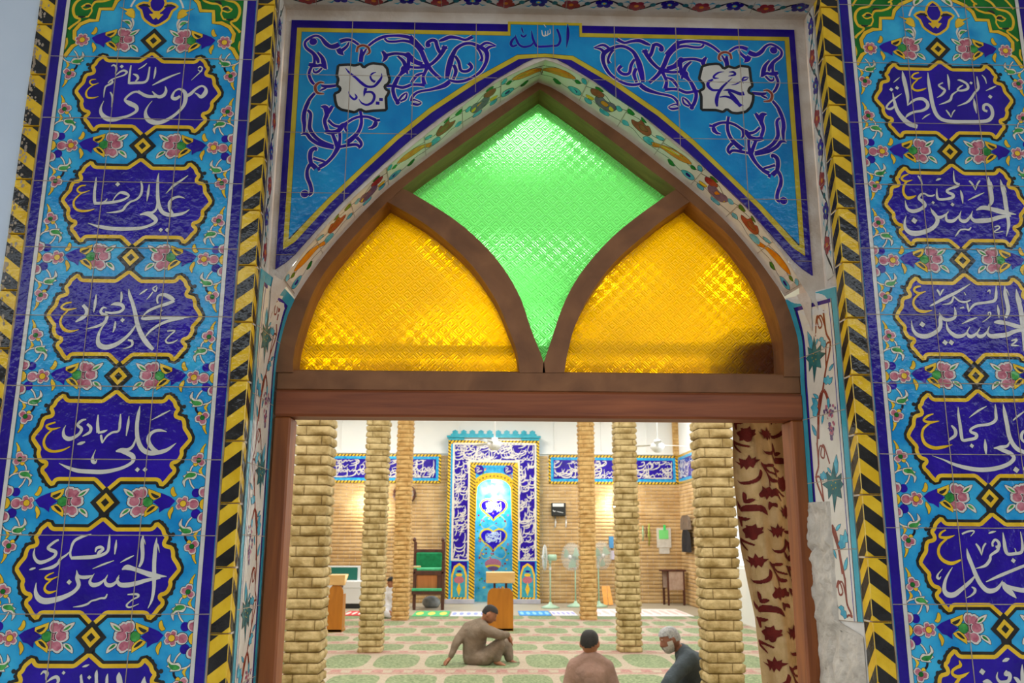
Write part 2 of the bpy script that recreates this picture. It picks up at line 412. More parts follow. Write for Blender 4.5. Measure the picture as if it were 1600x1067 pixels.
AR = Px(1320, 0, 1600/280)
_ac = AR.p(825, 445)
def arel(t): return [(q[0]-_ac[0], q[1]-_ac[1]) + tuple(q[2:]) for q in AR.pts(t)]
def draw_arch(P, c, xl, xr, ztop):
    half = arel('100 585, 150 492, 198 465, 152 425, 138 360, 175 300, 245 268, 310 268, 312 168, 420 168, 436 100, 490 45, 590 0')
    half = [(q[0], q[1]) for q in half] + [(-.005, half[-1][1]+.07)]
    for sx in (1, -1):
        L = place(half, c, sx); edge = xl if sx > 0 else xr
        P.fill(L + [(c[0], ztop), (edge, ztop), (edge, L[0][1]-.004)], GRD, 2)
        P.line(L, INK, 3, 0.0150, n=1); P.line(L, YEL, 3.4, 0.0118, n=1)
        for t in ('85 345 24, 108 318 20, 165 262 18, 118 238 22, 88 180 24, 92 122 24, 130 82 22, 210 62 20, 250 8 22, 330 -40 22',
                  '150 152 16, 198 124 18, 240 150 14, 192 172 12, 158 158 10', '226 236 14, 246 190 14, 238 150 14, 262 106 22, 330 100 20, 392 76 20, 410 35 18, 384 20 14',
                  '120 232 16, 170 240 14, 228 234 14', '380 30 14, 410 10 16, 430 -30 18', '60 60 18, 90 10 18, 130 -40 20', '84 420 16, 96 470 20, 86 520 14'):
            P.line(place(arel(t), c, sx), YEL, 3.2)
        for t in ('182 142 22, 212 140 26, 232 152 12', '140 232 12, 172 238 20, 205 236 8', '240 110 10, 262 90 26, 300 84 10'):
            P.line(place(arel(t), c, sx), BLK, 3.5)
        # stems and yellow tulips
        P.line(place(arel('610 350 18, 620 290 18, 600 250 16'), c, sx), CRM, 3.2)
        P.line(place(arel('568 150 16, 590 90 16, 640 30 16, 720 -30 14'), c, sx), CRM, 3.2)
        t = '470 150, 540 168, 580 160, 612 190, 622 250, 570 235, 528 205, 545 188'
        P.outline(place(arel(t), c, sx), INK, 3.6, OL); P.fill(place(arel(t), c, sx), YEL, 3.4, 2)
        leafpoly(P, place(arel('520 268, 580 262, 615 300, 608 340, 570 300'), c, sx), place(arel('540 275, 580 275, 600 305, 575 298'), c, sx), 4)
        leafpoly(P, place(arel('610 60, 600 10, 650 -20, 700 0, 660 40'), c, sx), place(arel('620 45, 625 15, 660 0, 650 30'), c, sx), 4)
    bud = arel('757 22, 728 66, 715 115, 668 112, 615 142, 662 182, 692 245, 740 285, 800 318')
    bud = [(q[0], q[1]) for q in bud]; bud[0] = (0, bud[0][1]); bud[-1] = (0, bud[-1][1])
    full = place(bud + [(-q[0], q[1]) for q in bud[-2:0:-1]], c)
    P.fill(full, NAVY, 3); P.line(full, YEL, 4.2, .0075, n=2, closed=True)
    for sx in (1, -1):
        P.line(place(arel('718 118 22, 728 150 20, 760 185 18, 790 200 20'), c, sx), YEL, 4.4)
        P.line(place(arel('640 140 14, 690 135 20, 730 150 14'), c, sx), BLK, 4.6)
        P.line(place(arel('790 255 22, 760 222 22, 740 215 8'), c, sx), YEL, 4.4)
    z = place(arel('793 215'), c)[0][1]; P.disc((c[0], z), .012, YEL, 4.8, 10)
    z = place(arel('798 275'), c)[0][1]; P.fill([(c[0]-.009, z), (c[0], z-.010), (c[0]+.009, z), (c[0], z+.010)], NAVY, 4.8)

# every stroke below was drawn from the photograph: x y width in crop pixels
K6 = 1600/240
INS_L = [
 ((110, 80, K6), '''1195 475 28, 1250 450 34, 1310 395 24, 1370 365 20, 1410 390 24, 1408 435 44, 1365 478 36, 1322 450 18, 1296 436 8
1145 470 24, 1098 498 36, 1062 482 30, 1085 425 18, 1130 398 20, 1175 412 30, 1200 450 40, 1200 510 40, 1178 575 32, 1120 640 28, 1040 700 32, 950 742 40, 862 742 50, 800 700 46, 785 635 26, 812 572 12, 855 520 4
990 370 8, 998 415 26, 975 460 34, 930 478 34, 893 462 26, 855 420 8
910 475 20, 850 475 30, 800 470 34, 750 448 30, 712 410 8
790 465 20, 740 442 30, 690 425 22, 640 440 24, 588 482 22, 574 515 26, 625 548 48, 684 580 42, 690 625 30, 620 670 26, 540 695 30, 450 715 46, 375 700 50, 325 650 36, 320 590 20, 350 520 4
1148 228 8, 1060 260 18, 960 305 24, 856 358 8
1332 180 10, 1350 162 12, 1376 178 14, 1358 212 12, 1330 196 8
1374 204 10, 1322 250 8, 1262 306 4
890 168 10, 884 230 20, 870 292 6
828 165 14, 818 240 20, 802 302 24, 765 328 26, 690 332 28, 615 336 26
634 150 12, 622 230 20, 614 300 22, 614 344 24
655 240 10, 692 255 26, 706 285 22, 680 318 14
800 128 5, 762 160 14, 708 192 5
478 252 10, 520 218 18, 560 204 22, 590 222 22, 560 252 16, 500 272 12, 430 300 14, 395 335 12
475 150 20, 482 190 20, 470 240 6
430 160 10, 452 146 16, 474 160 18
432 300 14, 440 326 22, 412 348 22, 370 372 16, 356 420 14, 349 486 4
418 428 12, 440 475 20, 438 540 14, 430 586 4''', '537 162 22', '''270 296 6, 225 300 14, 204 325 16, 236 352 16, 296 334 6
250 350 12, 195 388 14, 166 436 20, 180 482 22, 232 490 18, 296 474 5'''),
 ((90, 250, K6), '''405 180 5, 398 250 22, 388 330 26, 386 400 30, 392 455 28
575 430 6, 612 375 14, 655 342 22, 705 348 34, 745 376 18, 700 410 22, 640 430 26, 560 444 28, 480 450 28, 385 454 30
520 402 5, 502 428 16, 470 446 16
870 222 14, 882 290 22, 866 368 24, 820 415 20, 760 438 20, 712 482 24, 680 524 24, 615 542 20, 512 552 4
957 256 8, 946 340 24, 932 432 5
1057 138 5, 1047 200 22, 1044 300 30, 1046 400 34, 1060 480 36, 1090 540 38, 1140 568 40, 1210 575 36, 1290 562 30, 1340 542 18, 1378 514 4
1330 402 4, 1270 384 20, 1210 400 26, 1168 442 26, 1166 500 28, 1195 560 30
1042 440 16, 1030 510 22, 990 548 26, 930 556 34, 862 570 14
885 562 16, 962 574 40, 1012 608 46, 1026 640 32, 980 675 28, 880 708 30, 740 720 36, 600 718 38, 480 704 36, 400 686 22, 318 658 4
1362 162 6, 1290 215 20, 1210 270 24, 1132 350 5''', '628 255 26,1077 730 24,1143 730 24', '''296 268 12, 245 272 18, 206 312 18, 250 345 20, 338 318 5
262 340 14, 202 390 18, 170 440 22, 182 500 24, 240 532 26, 320 530 20, 388 512 6'''),
 ((70, 420, K6), '''877 210 5, 886 270 28, 920 370 34, 945 470 38, 968 580 42, 1010 690 46, 1070 780 46, 1132 842 30
1180 362 16, 1172 320 18, 1190 278 22, 1250 272 34, 1310 300 44, 1352 328 22
1352 334 26, 1270 368 34, 1180 396 26, 1100 430 26, 1050 466 16, 1006 520 8
1006 522 14, 1060 520 34, 1160 512 34, 1280 510 30, 1400 510 24, 1535 502 5
1450 516 14, 1290 545 28, 1180 592 26, 1100 650 20, 1042 718 6
950 588 12, 900 660 26, 830 730 32, 740 790 42, 640 818 50, 572 795 50, 555 735 34, 572 660 24, 612 592 14, 655 552 4
738 548 10, 730 610 24, 712 664 5
690 378 6, 740 366 34, 800 376 36, 822 412 28, 785 448 26, 700 462 24, 630 450 16
800 240 14, 802 300 22, 796 350 12
650 412 5, 612 405 20, 585 440 24, 600 468 28, 650 492 30, 622 560 28, 540 602 24, 428 628 5
538 268 10, 526 370 26, 512 456 6
400 378 30, 440 430 36, 430 482 34, 380 520 36, 322 554 12
1072 212 8, 1030 240 18, 986 270 5
1168 178 8, 1128 206 14, 1158 236 14, 1172 190 10
1128 242 12, 1096 285 12, 1062 322 4
1278 650 12, 1356 645 16, 1310 690 12, 1264 742 16, 1282 774 18, 1340 765 16, 1388 738 4
868 742 16, 908 752 24, 914 790 22, 880 818 14, 818 832 4''', '812 535 24,1216 436 14', '''282 350 14, 220 362 20, 176 402 22, 230 428 28, 334 412 5
242 440 16, 182 500 20, 166 570 26, 204 632 34, 270 652 26, 358 634 5'''),
 ((50, 610, K6), '''1127 162 5, 1112 240 30, 1097 340 36, 1096 440 38, 1110 530 42, 1150 610 46, 1220 650 46, 1310 648 42, 1410 618 34, 1504 548 5
1408 432 4, 1340 416 26, 1270 428 30, 1222 475 36, 1218 540 40, 1262 608 40, 1320 640 24
1086 500 14, 1052 580 24, 1000 618 34, 930 624 44, 876 634 12
900 628 16, 1000 656 44, 1054 690 46, 1050 742 32, 980 790 30, 880 825 34, 740 848 42, 600 845 42, 470 834 38, 370 800 26, 284 758 4
1442 208 6, 1350 255 18, 1246 310 4
1014 266 6, 1002 360 26, 984 474 8
925 246 10, 920 330 26, 905 420 22, 840 438 22, 780 480 18, 734 550 10
692 254 10, 686 340 26, 692 440 34
690 442 20, 750 428 24, 788 412 6
722 462 18, 726 500 24, 734 548 12
578 350 22, 614 385 30, 608 430 28, 570 456 22, 528 478 8
568 302 12, 520 314 24, 478 360 26, 518 398 30, 498 448 28, 440 490 34, 380 504 42, 336 474 34, 332 412 18, 356 364 4
475 562 12, 515 550 30, 556 536 12
667 618 4, 640 680 14, 634 732 36, 660 754 24, 682 714 4''', '1100 825 26,1180 825 26', '''248 332 16, 200 346 20, 152 370 20, 200 405 28, 298 386 5
212 410 18, 152 470 20, 126 540 26, 150 605 30, 220 635 28, 320 622 22, 402 584 5'''),
 ((20, 810, K6), '''1502 200 5, 1490 290 34, 1480 400 38, 1475 500 38, 1475 620 38, 1470 740 32, 1450 850 24, 1410 935 4
1508 262 14, 1520 300 12, 1530 354 3
1360 178 14, 1350 260 36, 1355 370 36, 1345 450 32, 1318 505 20
1366 216 14, 1376 240 10, 1384 272 3
1140 532 10, 1190 508 50, 1260 524 40, 1370 562 44, 1470 592 48, 1605 604 5
1540 618 18, 1400 642 34, 1300 672 42, 1200 692 46, 1122 688 40, 1090 640 24, 1112 588 4
1112 610 5, 1080 660 24, 1030 694 36, 982 688 36, 964 645 22, 992 584 4
988 606 5, 930 662 26, 880 688 38, 832 690 40, 806 652 26, 852 574 4
840 590 6, 780 610 32, 720 612 32, 680 592 26, 668 538 4
672 560 10, 672 620 36, 690 690 38, 650 752 36, 570 802 42, 460 842 52, 340 860 58, 270 828 52, 240 760 32, 247 668 4
1057 438 6, 950 476 18, 834 524 5
1264 386 8, 1190 422 18, 1124 458 5
1082 222 5, 1075 290 24, 1064 374 8
1012 166 10, 1005 260 26, 990 340 28, 930 380 30, 840 400 36, 740 406 36, 612 412 28
862 350 10, 876 310 26, 920 298 28, 945 320 22, 905 352 34, 886 384 20
822 163 6, 720 192 26, 640 240 26, 606 330 20, 602 380 22, 618 420 16
602 338 5, 560 380 18, 500 422 24, 470 470 28, 400 512 32, 276 532 5
482 222 18, 440 242 24, 372 300 28, 400 328 34, 448 348 32, 440 390 30, 380 430 28, 290 458 36, 240 426 28, 222 370 22, 234 308 4
176 534 10, 205 524 22, 240 514 10
986 786 10, 965 825 20, 920 830 18, 870 846 18, 820 860 16, 780 890 20, 710 912 18, 630 922 4
1198 792 10, 1290 788 22, 1310 812 20, 1242 850 12, 1188 902 18, 1222 924 16, 1316 888 4''', '590 662 28', '''432 562 8, 376 586 18, 342 618 18, 390 636 22, 472 604 6
402 642 16, 350 690 20, 336 740 26, 380 772 30, 456 752 8'''),
 ((10, 990, 1600/120), '''720 850 16, 780 790 44, 850 815 70, 845 880 50, 822 960 8
830 1020 12, 950 930 50, 1050 900 64, 1090 960 66, 1060 1040 40, 980 1100 30
1585 1020 14, 1560 900 50, 1575 840 8
1585 690 10, 1660 668 44, 1735 640 8
1895 750 8, 1880 830 60, 1880 960 60, 1885 1100 70
1570 850 8, 1565 950 50, 1580 1100 60, 1500 1160 50
2118 830 8, 2100 920 50, 2098 1100 56
2355 800 8, 2350 900 100, 2372 1060 110, 2390 1300 120
2886 890 8, 2866 1000 90, 2874 1080 110, 2880 1300 120''', '1198 812 40,1733 908 44', ''),
]
INS_R = [
 ((1360, 90, K6), '''330 143 5, 345 220 38, 368 320 38, 386 420 30, 384 502 6
230 368 5, 245 450 26, 275 550 36, 330 630 46, 400 690 52, 488 722 40
322 378 4, 262 420 14, 190 480 18, 166 524 20, 205 538 24, 246 508 18, 244 450 6
302 208 4, 270 235 12, 238 262 4
384 502 6, 430 462 22, 480 436 26, 545 434 34, 590 475 34, 588 522 32, 535 555 26, 450 570 24, 390 600 24, 362 630 5
596 158 5, 605 260 28, 625 380 36, 645 490 38, 682 590 38, 745 648 36, 850 668 34, 1000 670 32, 1150 668 32, 1232 652 36, 1268 600 32, 1258 530 34, 1220 492 28, 1180 500 26, 1178 545 26, 1215 562 24
1074 428 5, 1085 500 28, 1102 584 5
1308 298 5, 1260 320 16, 1200 348 5
1158 183 5, 1190 220 16, 1206 274 4
1105 198 6, 1116 270 24, 1120 325 24, 1082 370 20, 1050 422 26, 1000 470 20, 902 508 4
905 236 10, 942 242 22, 1002 278 24, 1010 325 26, 950 346 22, 904 340 16, 930 308 16, 962 290 8
908 348 10, 850 390 18, 822 450 24, 712 494 4
800 176 6, 812 250 24, 818 340 8
752 264 12, 708 290 16, 742 320 24, 772 344 24, 740 390 20, 690 420 4
620 588 5, 575 612 14, 536 644 4
785 548 12, 815 588 18, 838 626 4
838 626 4, 856 575 12, 880 548 10''', '215 335 22,275 318 22,1245 410 24,1045 267 18', '''502 158 14, 452 174 18, 430 208 18, 480 225 20, 534 206 6
490 232 14, 442 280 16, 436 322 22, 480 346 24, 540 336 20, 580 320 5'''),
 ((1360, 240, K6), '''1350 272 5, 1370 350 34, 1395 450 40, 1410 560 42, 1426 650 34, 1436 750 30, 1412 864 4
1384 328 12, 1402 370 12, 1414 408 3
1225 242 6, 1236 320 40, 1256 420 40, 1260 500 36, 1226 555 18
1250 296 14, 1264 330 10, 1278 366 3
1098 590 10, 1170 565 42, 1260 580 42, 1370 610 50, 1515 635 4
1460 648 16, 1350 662 38, 1250 692 42, 1150 702 48, 1082 700 40, 1046 660 22, 1062 596 4
1058 616 4, 1010 690 28, 960 706 36, 924 672 22, 942 598 4
938 626 4, 880 690 26, 830 706 36, 790 692 28, 788 640 14, 812 598 4
812 612 4, 740 662 28, 690 660 28, 650 622 22, 624 566 4
640 590 14, 690 670 38, 690 722 38, 640 780 38, 540 822 46, 440 832 52, 370 792 38, 354 720 22, 370 650 4
935 382 5, 950 440 26, 960 524 6
926 312 10, 890 342 22, 805 378 22, 800 404 26, 856 430 32, 850 460 28, 780 476 24, 710 476 26, 690 440 22, 690 362 4
864 180 4, 866 250 16, 878 300 20, 915 328 26, 862 362 18
668 428 10, 640 442 18, 600 440 20, 558 418 16, 520 430 22, 502 470 26, 540 500 36, 564 540 36, 520 580 32, 440 602 38, 380 572 28, 358 488 4
492 232 14, 520 272 20, 542 336 4
680 282 8, 705 270 20, 732 262 8
1025 285 18, 1060 322 20, 1090 384 4
1090 384 4, 1112 318 16, 1138 282 14
1182 408 5, 1100 446 18, 1012 488 5
1046 766 8, 1022 795 18, 980 790 14, 930 800 16, 900 840 14, 878 866 3
1288 766 12, 1330 756 14, 1340 778 14, 1290 812 12, 1310 824 10, 1380 810 4''', '455 700 34,650 512 18,852 532 22', '''392 218 12, 342 236 22, 322 268 22, 370 292 22, 434 276 6
376 292 20, 346 340 24, 342 410 26, 380 462 34, 432 456 28, 474 438 6'''),
 ((1360, 420, K6), '''1396 176 5, 1400 260 36, 1420 350 38, 1432 440 36, 1404 510 26
1410 212 12, 1426 242 10, 1442 280 3
1516 210 5, 1530 300 40, 1560 420 46, 1580 560 46, 1596 700 38, 1588 860 5
1536 280 14, 1554 312 12, 1574 350 3
1284 560 12, 1340 556 42, 1430 572 38, 1530 602 42, 1650 622 10
1610 634 20, 1500 652 36, 1420 686 42, 1330 698 46, 1252 702 42, 1216 662 22, 1238 598 4
1234 622 4, 1180 692 26, 1130 704 36, 1110 672 18, 1142 610 4
1138 632 4, 1080 692 26, 1030 704 36, 1004 662 18, 1032 606 4
1020 640 4, 970 692 26, 900 704 40, 842 672 36, 800 622 26, 788 552 4
870 396 4, 882 450 22, 872 510 28, 800 534 32, 745 512 28, 712 456 4
722 480 10, 725 532 36, 722 612 36, 660 672 38, 570 704 44, 490 690 40, 440 632 26, 424 540 4
1037 158 6, 900 242 26, 760 312 30, 650 372 18, 614 390 4
1306 175 6, 1306 260 26, 1290 330 28, 1200 352 24, 1100 366 24, 1052 400 20, 1018 455 5
1000 350 6, 1010 392 22, 1020 446 12
1042 326 10, 990 346 20, 930 340 18, 880 302 14, 862 282 6
862 290 14, 850 332 20, 820 362 18, 748 372 4
970 244 6, 990 274 10
928 412 10, 972 402 18
1214 242 8, 1240 222 14, 1242 264 5
690 218 16, 710 245 20, 722 284 4
722 284 4, 742 236 16, 762 212 8
1320 376 5, 1330 440 24, 1336 516 5
1108 508 5, 1040 532 22, 950 574 4
1228 490 8, 1222 462 10, 1246 454 12, 1246 488 12, 1216 520 10, 1162 558 3
1464 750 12, 1520 736 20, 1500 768 14, 1464 796 14, 1500 800 16, 1545 800 5''', '538 580 32,775 768 30,840 768 30', '''522 182 16, 472 192 24, 452 226 24, 500 256 28, 574 236 6
512 260 20, 458 310 22, 446 370 26, 490 430 34, 560 447 28, 642 432 5'''),
 ((1360, 620, K6), '''1380 76 5, 1396 170 36, 1420 290 40, 1440 400 42, 1480 490 42, 1540 552 42, 1640 590 30
1640 340 10, 1582 370 26, 1572 440 26, 1640 500 20
1446 470 10, 1420 512 24, 1350 526 32, 1282 536 12
1300 530 14, 1390 562 38, 1460 592 38, 1490 642 36, 1430 702 36, 1300 746 40, 1150 760 42, 1000 740 38, 860 700 28, 760 656 14, 640 612 3
1296 78 8, 1302 160 26, 1300 242 30, 1230 286 26, 1120 300 26, 1050 332 22, 1042 364 26, 1100 392 32, 1090 430 30, 1020 446 28, 960 452 28, 944 400 32, 930 290 30, 915 190 24, 910 104 5
840 298 16, 880 345 32, 880 400 30, 830 440 22, 806 464 5
1190 440 5, 1195 520 32, 1202 604 8
1208 98 5, 1120 146 20, 1026 216 4
1610 146 6, 1540 196 18, 1482 246 10''', '1053 510 24,1515 760 34,1606 750 28', '''652 178 8, 592 200 24, 552 245 22, 620 266 28, 714 252 5
622 270 20, 552 330 24, 536 410 28, 570 490 36, 660 532 36, 760 522 28, 850 498 4'''),
 ((1360, 810, K6), '''1000 312 5, 1020 400 36, 1060 500 38, 1100 600 42, 1150 690 42, 1220 752 46, 1300 742 36, 1350 692 24, 1372 645 4
1378 660 14, 1402 712 60, 1460 772 52, 1518 830 6
1400 690 14, 1500 732 40, 1600 748 42, 1690 740 30
1680 470 18, 1600 492 26, 1450 552 28, 1330 602 28, 1200 660 8
1092 590 8, 1040 652 30, 950 732 36, 870 792 46, 802 792 50, 766 742 40, 776 650 28, 812 570 16, 852 506 4
747 526 4, 702 580 14, 695 615 26, 715 626 16, 732 602 4
1050 712 8, 1084 735 26, 1080 770 24, 1040 806 14, 994 828 4
1272 292 20, 1268 255 20, 1296 222 24, 1332 248 28, 1334 290 32, 1300 296 20
1336 280 24, 1320 332 28, 1252 382 22, 1240 432 28, 1190 492 26, 1094 520 4
1095 262 14, 1130 312 24, 1155 384 4
1155 384 4, 1172 300 18, 1200 256 14
1376 145 5, 1390 240 30, 1402 322 36, 1430 370 30, 1500 366 28, 1568 350 28, 1580 280 26, 1560 135 6
1500 308 5, 1514 352 14
950 162 16, 1010 136 18, 1078 132 14, 1040 185 5
1228 156 10, 1262 142 20, 1304 134 6''', '1485 438 26', '''782 118 14, 732 150 22, 722 192 26, 800 200 28, 876 174 5
792 210 20, 722 280 26, 706 360 30, 750 432 36, 840 467 36, 938 432 16'''),
 ((1440, 960, 9.975), '''1320 870 20, 1300 930 50, 1350 920 60, 1372 970 54, 1340 1040 50, 1225 1052 44, 1168 980 30, 1182 894 6
1562 775 6, 1562 900 46, 1572 1090 56
1430 975 14, 1480 1012 54, 1532 1080 56
1255 730 14, 1310 706 50, 1362 685 14
950 1050 20, 1020 1040 60, 1080 1090 60''', '940 890 50', '''580 715 16, 600 790 50, 530 832 44, 480 872 42, 480 930 44, 560 970 54, 650 950 48, 738 896 6
605 970 40, 540 1060 54, 520 1110 54'''),
]
def draw_inscription(name, data, parent):
    (ox, oy, k), white, dots, yel = data
    Z = Px(ox, oy, k); P = Paint(planeY(0))
    for ln in white.strip().split('\n'):
        q = Z.pts(ln); P.line(q, INK, 7, addw=.0009); P.line(q, WHT, 7.6, mul=1.08)
    for d in S(dots):
        c = Z.p(d[0], d[1]); r = d[2]*Z.scale(d[0], d[1])
        for kk, mt, ly in ((1.18, INK, 7), (1.0, WHT, 7.6)):
            P.fill([(c[0]-r*kk, c[1]-r*.1), (c[0]+r*.1, c[1]-r*kk), (c[0]+r*kk, c[1]+r*.1), (c[0]-r*.1, c[1]+r*kk)], mt, ly)
    if yel:
        for ln in yel.strip().split('\n'):
            q = Z.pts(ln); P.line(q, INK, 7, addw=.0006); P.line(q, YEL, 7.8)
    return P.build('inscription', parent)

def tile_panel(name, label, uc, kz, ins, rowz, x0, x1, ncart=8):
    """uc: middle of the cartouches, kz: height of the topmost knot, rowz: height of one horizontal joint"""
    top, bot = 3.62, 0.45
    root = empty(name, ((x0+x1)/2, 0, bot), label, 'tile panel', 'tall calligraphy tile panels')
    off = root.location
    b = MB(off); b.box((x0, 0.0, bot), (x1, 0.019, top), GROUT); b.build('backing', root)
    P = Paint(planeY(0), off); P.fill([(x0, bot), (x1, bot), (x1, top), (x0, top)], TURQ, 1)
    P.build('field', root)
    P = Paint(planeY(0), off)
    for k in range(-1, 9): 
        c = (uc, kz-KP*k)
        # paler turquoise inside the hexagons between the cartouches
    P = Paint(planeY(0), off)
    wn, ww = .0270, .0118
    for (a, b_, m) in ((x0+.001, x0+wn, NAVYB), (x0+wn, x0+wn+ww, WHT), (x1-wn, x1-.001, NAVYB), (x1-wn-ww, x1-wn, WHT)):
        P.fill([(a, bot), (b_, bot), (b_, top), (a, top)], m, 9)
    for x in (x0+wn, x0+wn+ww, x1-wn, x1-wn-ww): P.line([(x, bot, .0009), (x, top, .0009)], INK, 9.5, n=1)
    P.build('border', root)
    for k in range(ncart):
        if kz-KP*(k+1) < bot+.1: break
        c = (uc, kz-KP*(k+.5)); P = Paint(planeY(0), off); draw_cart(P, c); o = P.build('cartouche', root)
        if k < len(ins):
            io = draw_inscription('inscription', ins[k], o); io.location = (-off[0], -off[1], -off[2])
    for k in range(ncart):
        c = (uc, kz-KP*k)
        if c[1] < bot+.1: break
        P = Paint(planeY(0), off); draw_knot(P, c, k == 0); P.build('knot', root)
        for sx in (1, -1):
            P = Paint(planeY(0), off); draw_spray(P, c, sx, 'free' if k == 0 else 'border'); P.build('flower_spray', root)
            P = Paint(planeY(0), off)
            draw_vine(P, c, sx, 1)
            if k > 0: draw_vine(P, c, sx, -1)
            P.build('flower_vine', root)
    P = Paint(planeY(0), off); draw_arch(P, (uc, kz), x0+.03, x1-.03, top); P.build('arch_corner', root)
    # joints between the tiles
    P = Paint(planeY(0), off); z = rowz; rnd = random.Random(3)
    while z > bot: z -= .2
    z += .2
    while z < top:
        P.line([(x0+i*(x1-x0)/12, z+rnd.uniform(-.0005, .0005), .0017+rnd.uniform(0, .0012)) for i in range(13)], GROUT, 11, n=1)
        z += .2
    n = round((x1-x0)/.2)
    for i in range(1, n):
        x = x0+(x1-x0)*i/n
        P.line([(x+rnd.uniform(-.0004, .0004), bot+j*.1, .0018+rnd.uniform(0, .001)) for j in range(32)], GROUT, 11, n=1)
    P.build('joints', root)
    return root
panel_l = tile_panel('tile_panel', 'tall blue and turquoise calligraphy tile panel left of the doorway, beside the white wall', -1.0200, 3.1085, INS_L, 3.0511, -1.3205, -0.7206)
panel_r = tile_panel('tile_panel', 'tall blue and turquoise calligraphy tile panel right of the doorway', 1.3840, 3.1305, INS_R, 3.0786, 1.0857, 1.6857)
# ================================================================== the doorway around the panels
XL, XR = -0.664, 1.028                       # edges of the recess
YS, YW, YG = 0.14, 0.27, 0.37                # spandrel, wood, glass
ZT = 3.3155
def pxs(txt, Y): return [(lambda q: (q.x, q.z))(atY(a, b, Y)) for a, b in S(txt)]
FR_L = pxs('440 438, 487 378, 540 321, 593.5 270, 650.6 222, 707 177, 769 132, 825 104, 852 93', YS)
FR_R = pxs('1254 447, 1232 409, 1210 379, 1160 317, 1106 266, 1051 222, 992 171.5, 933 132, 880 103', YS)
apexF = (FR_L[-1][0], FR_L[-1][1])
FR = [(XL+.004, 2.30), (XL+.022, 2.36)] + FR_L + FR_R[::-1] + [(XR-.045, 2.36), (XR-.01, 2.30)]
BK_L = pxs('429 600, 433 560, 444 510, 461 466, 505 401.6, 550 350, 601 299, 656 256, 712.5 213.7, 769 174, 825 138', YW)
BK_R = pxs('1251 600, 1248 535, 1240 505, 1226 465, 1208 438, 1181 401, 1136 348, 1082 298, 1031 257, 978 215, 921.5 176, 870 141', YW)
apexB = pxs('840.5 128.5', YW)[0]
IN_L = pxs('468 592, 468 580, 473 545, 501 464, 546 402, 609 334, 630 316, 650 298, 700 262, 794 195', YG)
IN_R = pxs('1209 592, 1209 580, 1205 530, 1179.5 459, 1151 415, 1122 379.5, 1080 343, 1040 308, 1013.6 289, 936 230, 880 189', YG)
apexI = pxs('841 162', YG)[0]
def resample(p, n):
    d = [0]
    for i in range(1, len(p)): d.append(d[-1]+math.hypot(p[i][0]-p[i-1][0], p[i][1]-p[i-1][1]))
    out = []; j = 0
    for k in range(n+1):
        t = d[-1]*k/n
        while j < len(p)-2 and d[j+1] < t: j += 1
        f = (t-d[j])/max(1e-9, d[j+1]-d[j]); out.append((p[j][0]+(p[j+1][0]-p[j][0])*f, p[j][1]+(p[j+1][1]-p[j][1])*f))
    return out
sm = lambda p: catmull(p, 5)
NB = 30
backL = resample(sm(BK_L+[apexB]), NB); backR = resample(sm(BK_R+[apexB]), NB)
inL = resample(sm(IN_L+[apexI]), NB); inR = resample(sm(IN_R+[apexI]), NB)

# --- masonry of the front wall
zs = 2.3
wb = MB()
for (a, b) in (((-9, .02, -.2), (XL-.003, .36, zs)), ((XR+.002, .02, -.2), (9, .36, zs)), ((-9, .02, zs), (XL-.003, .36, 6)), ((XR+.002, .02, zs), (9, .36, 6)), ((XL-.003, .02, ZT), (XR+.002, .36, 6))):
    wb.box(a, b, PLAS)
# spandrel ground: recess back wall with the pointed opening
frs = [q for q in FR]
poly = [(XL, ZT)] + [(XL, 2.30)] + frs + [(XR, 2.30), (XR, ZT)]
vs = []; fs = []
arch = resample(sm([(XL+.004, 2.30), (XL+.022, 2.36)]+FR_L), 30)+resample(sm(FR_R[::-1] and ([apexF]+FR_R[::-1]) + [(XR-.045, 2.36), (XR-.01, 2.30)]), 30)[1:]
for (x, z) in arch: vs += [(x, YS, z), (x, YS, ZT)]
for i in range(60): fs.append([2*i, 2*i+1, 2*i+3, 2*i+2])
b0 = len(vs); vs += [(XL, YS, 2.30), (XL, YS, ZT), (XR, YS, 2.30), (XR, YS, ZT)]
fs += [[b0, b0+1, 1, 0], [120, 121, b0+3, b0+2]]
wb.add(vs, fs, PLAS)
wall_front = wb.build('wall_front', kind='structure')

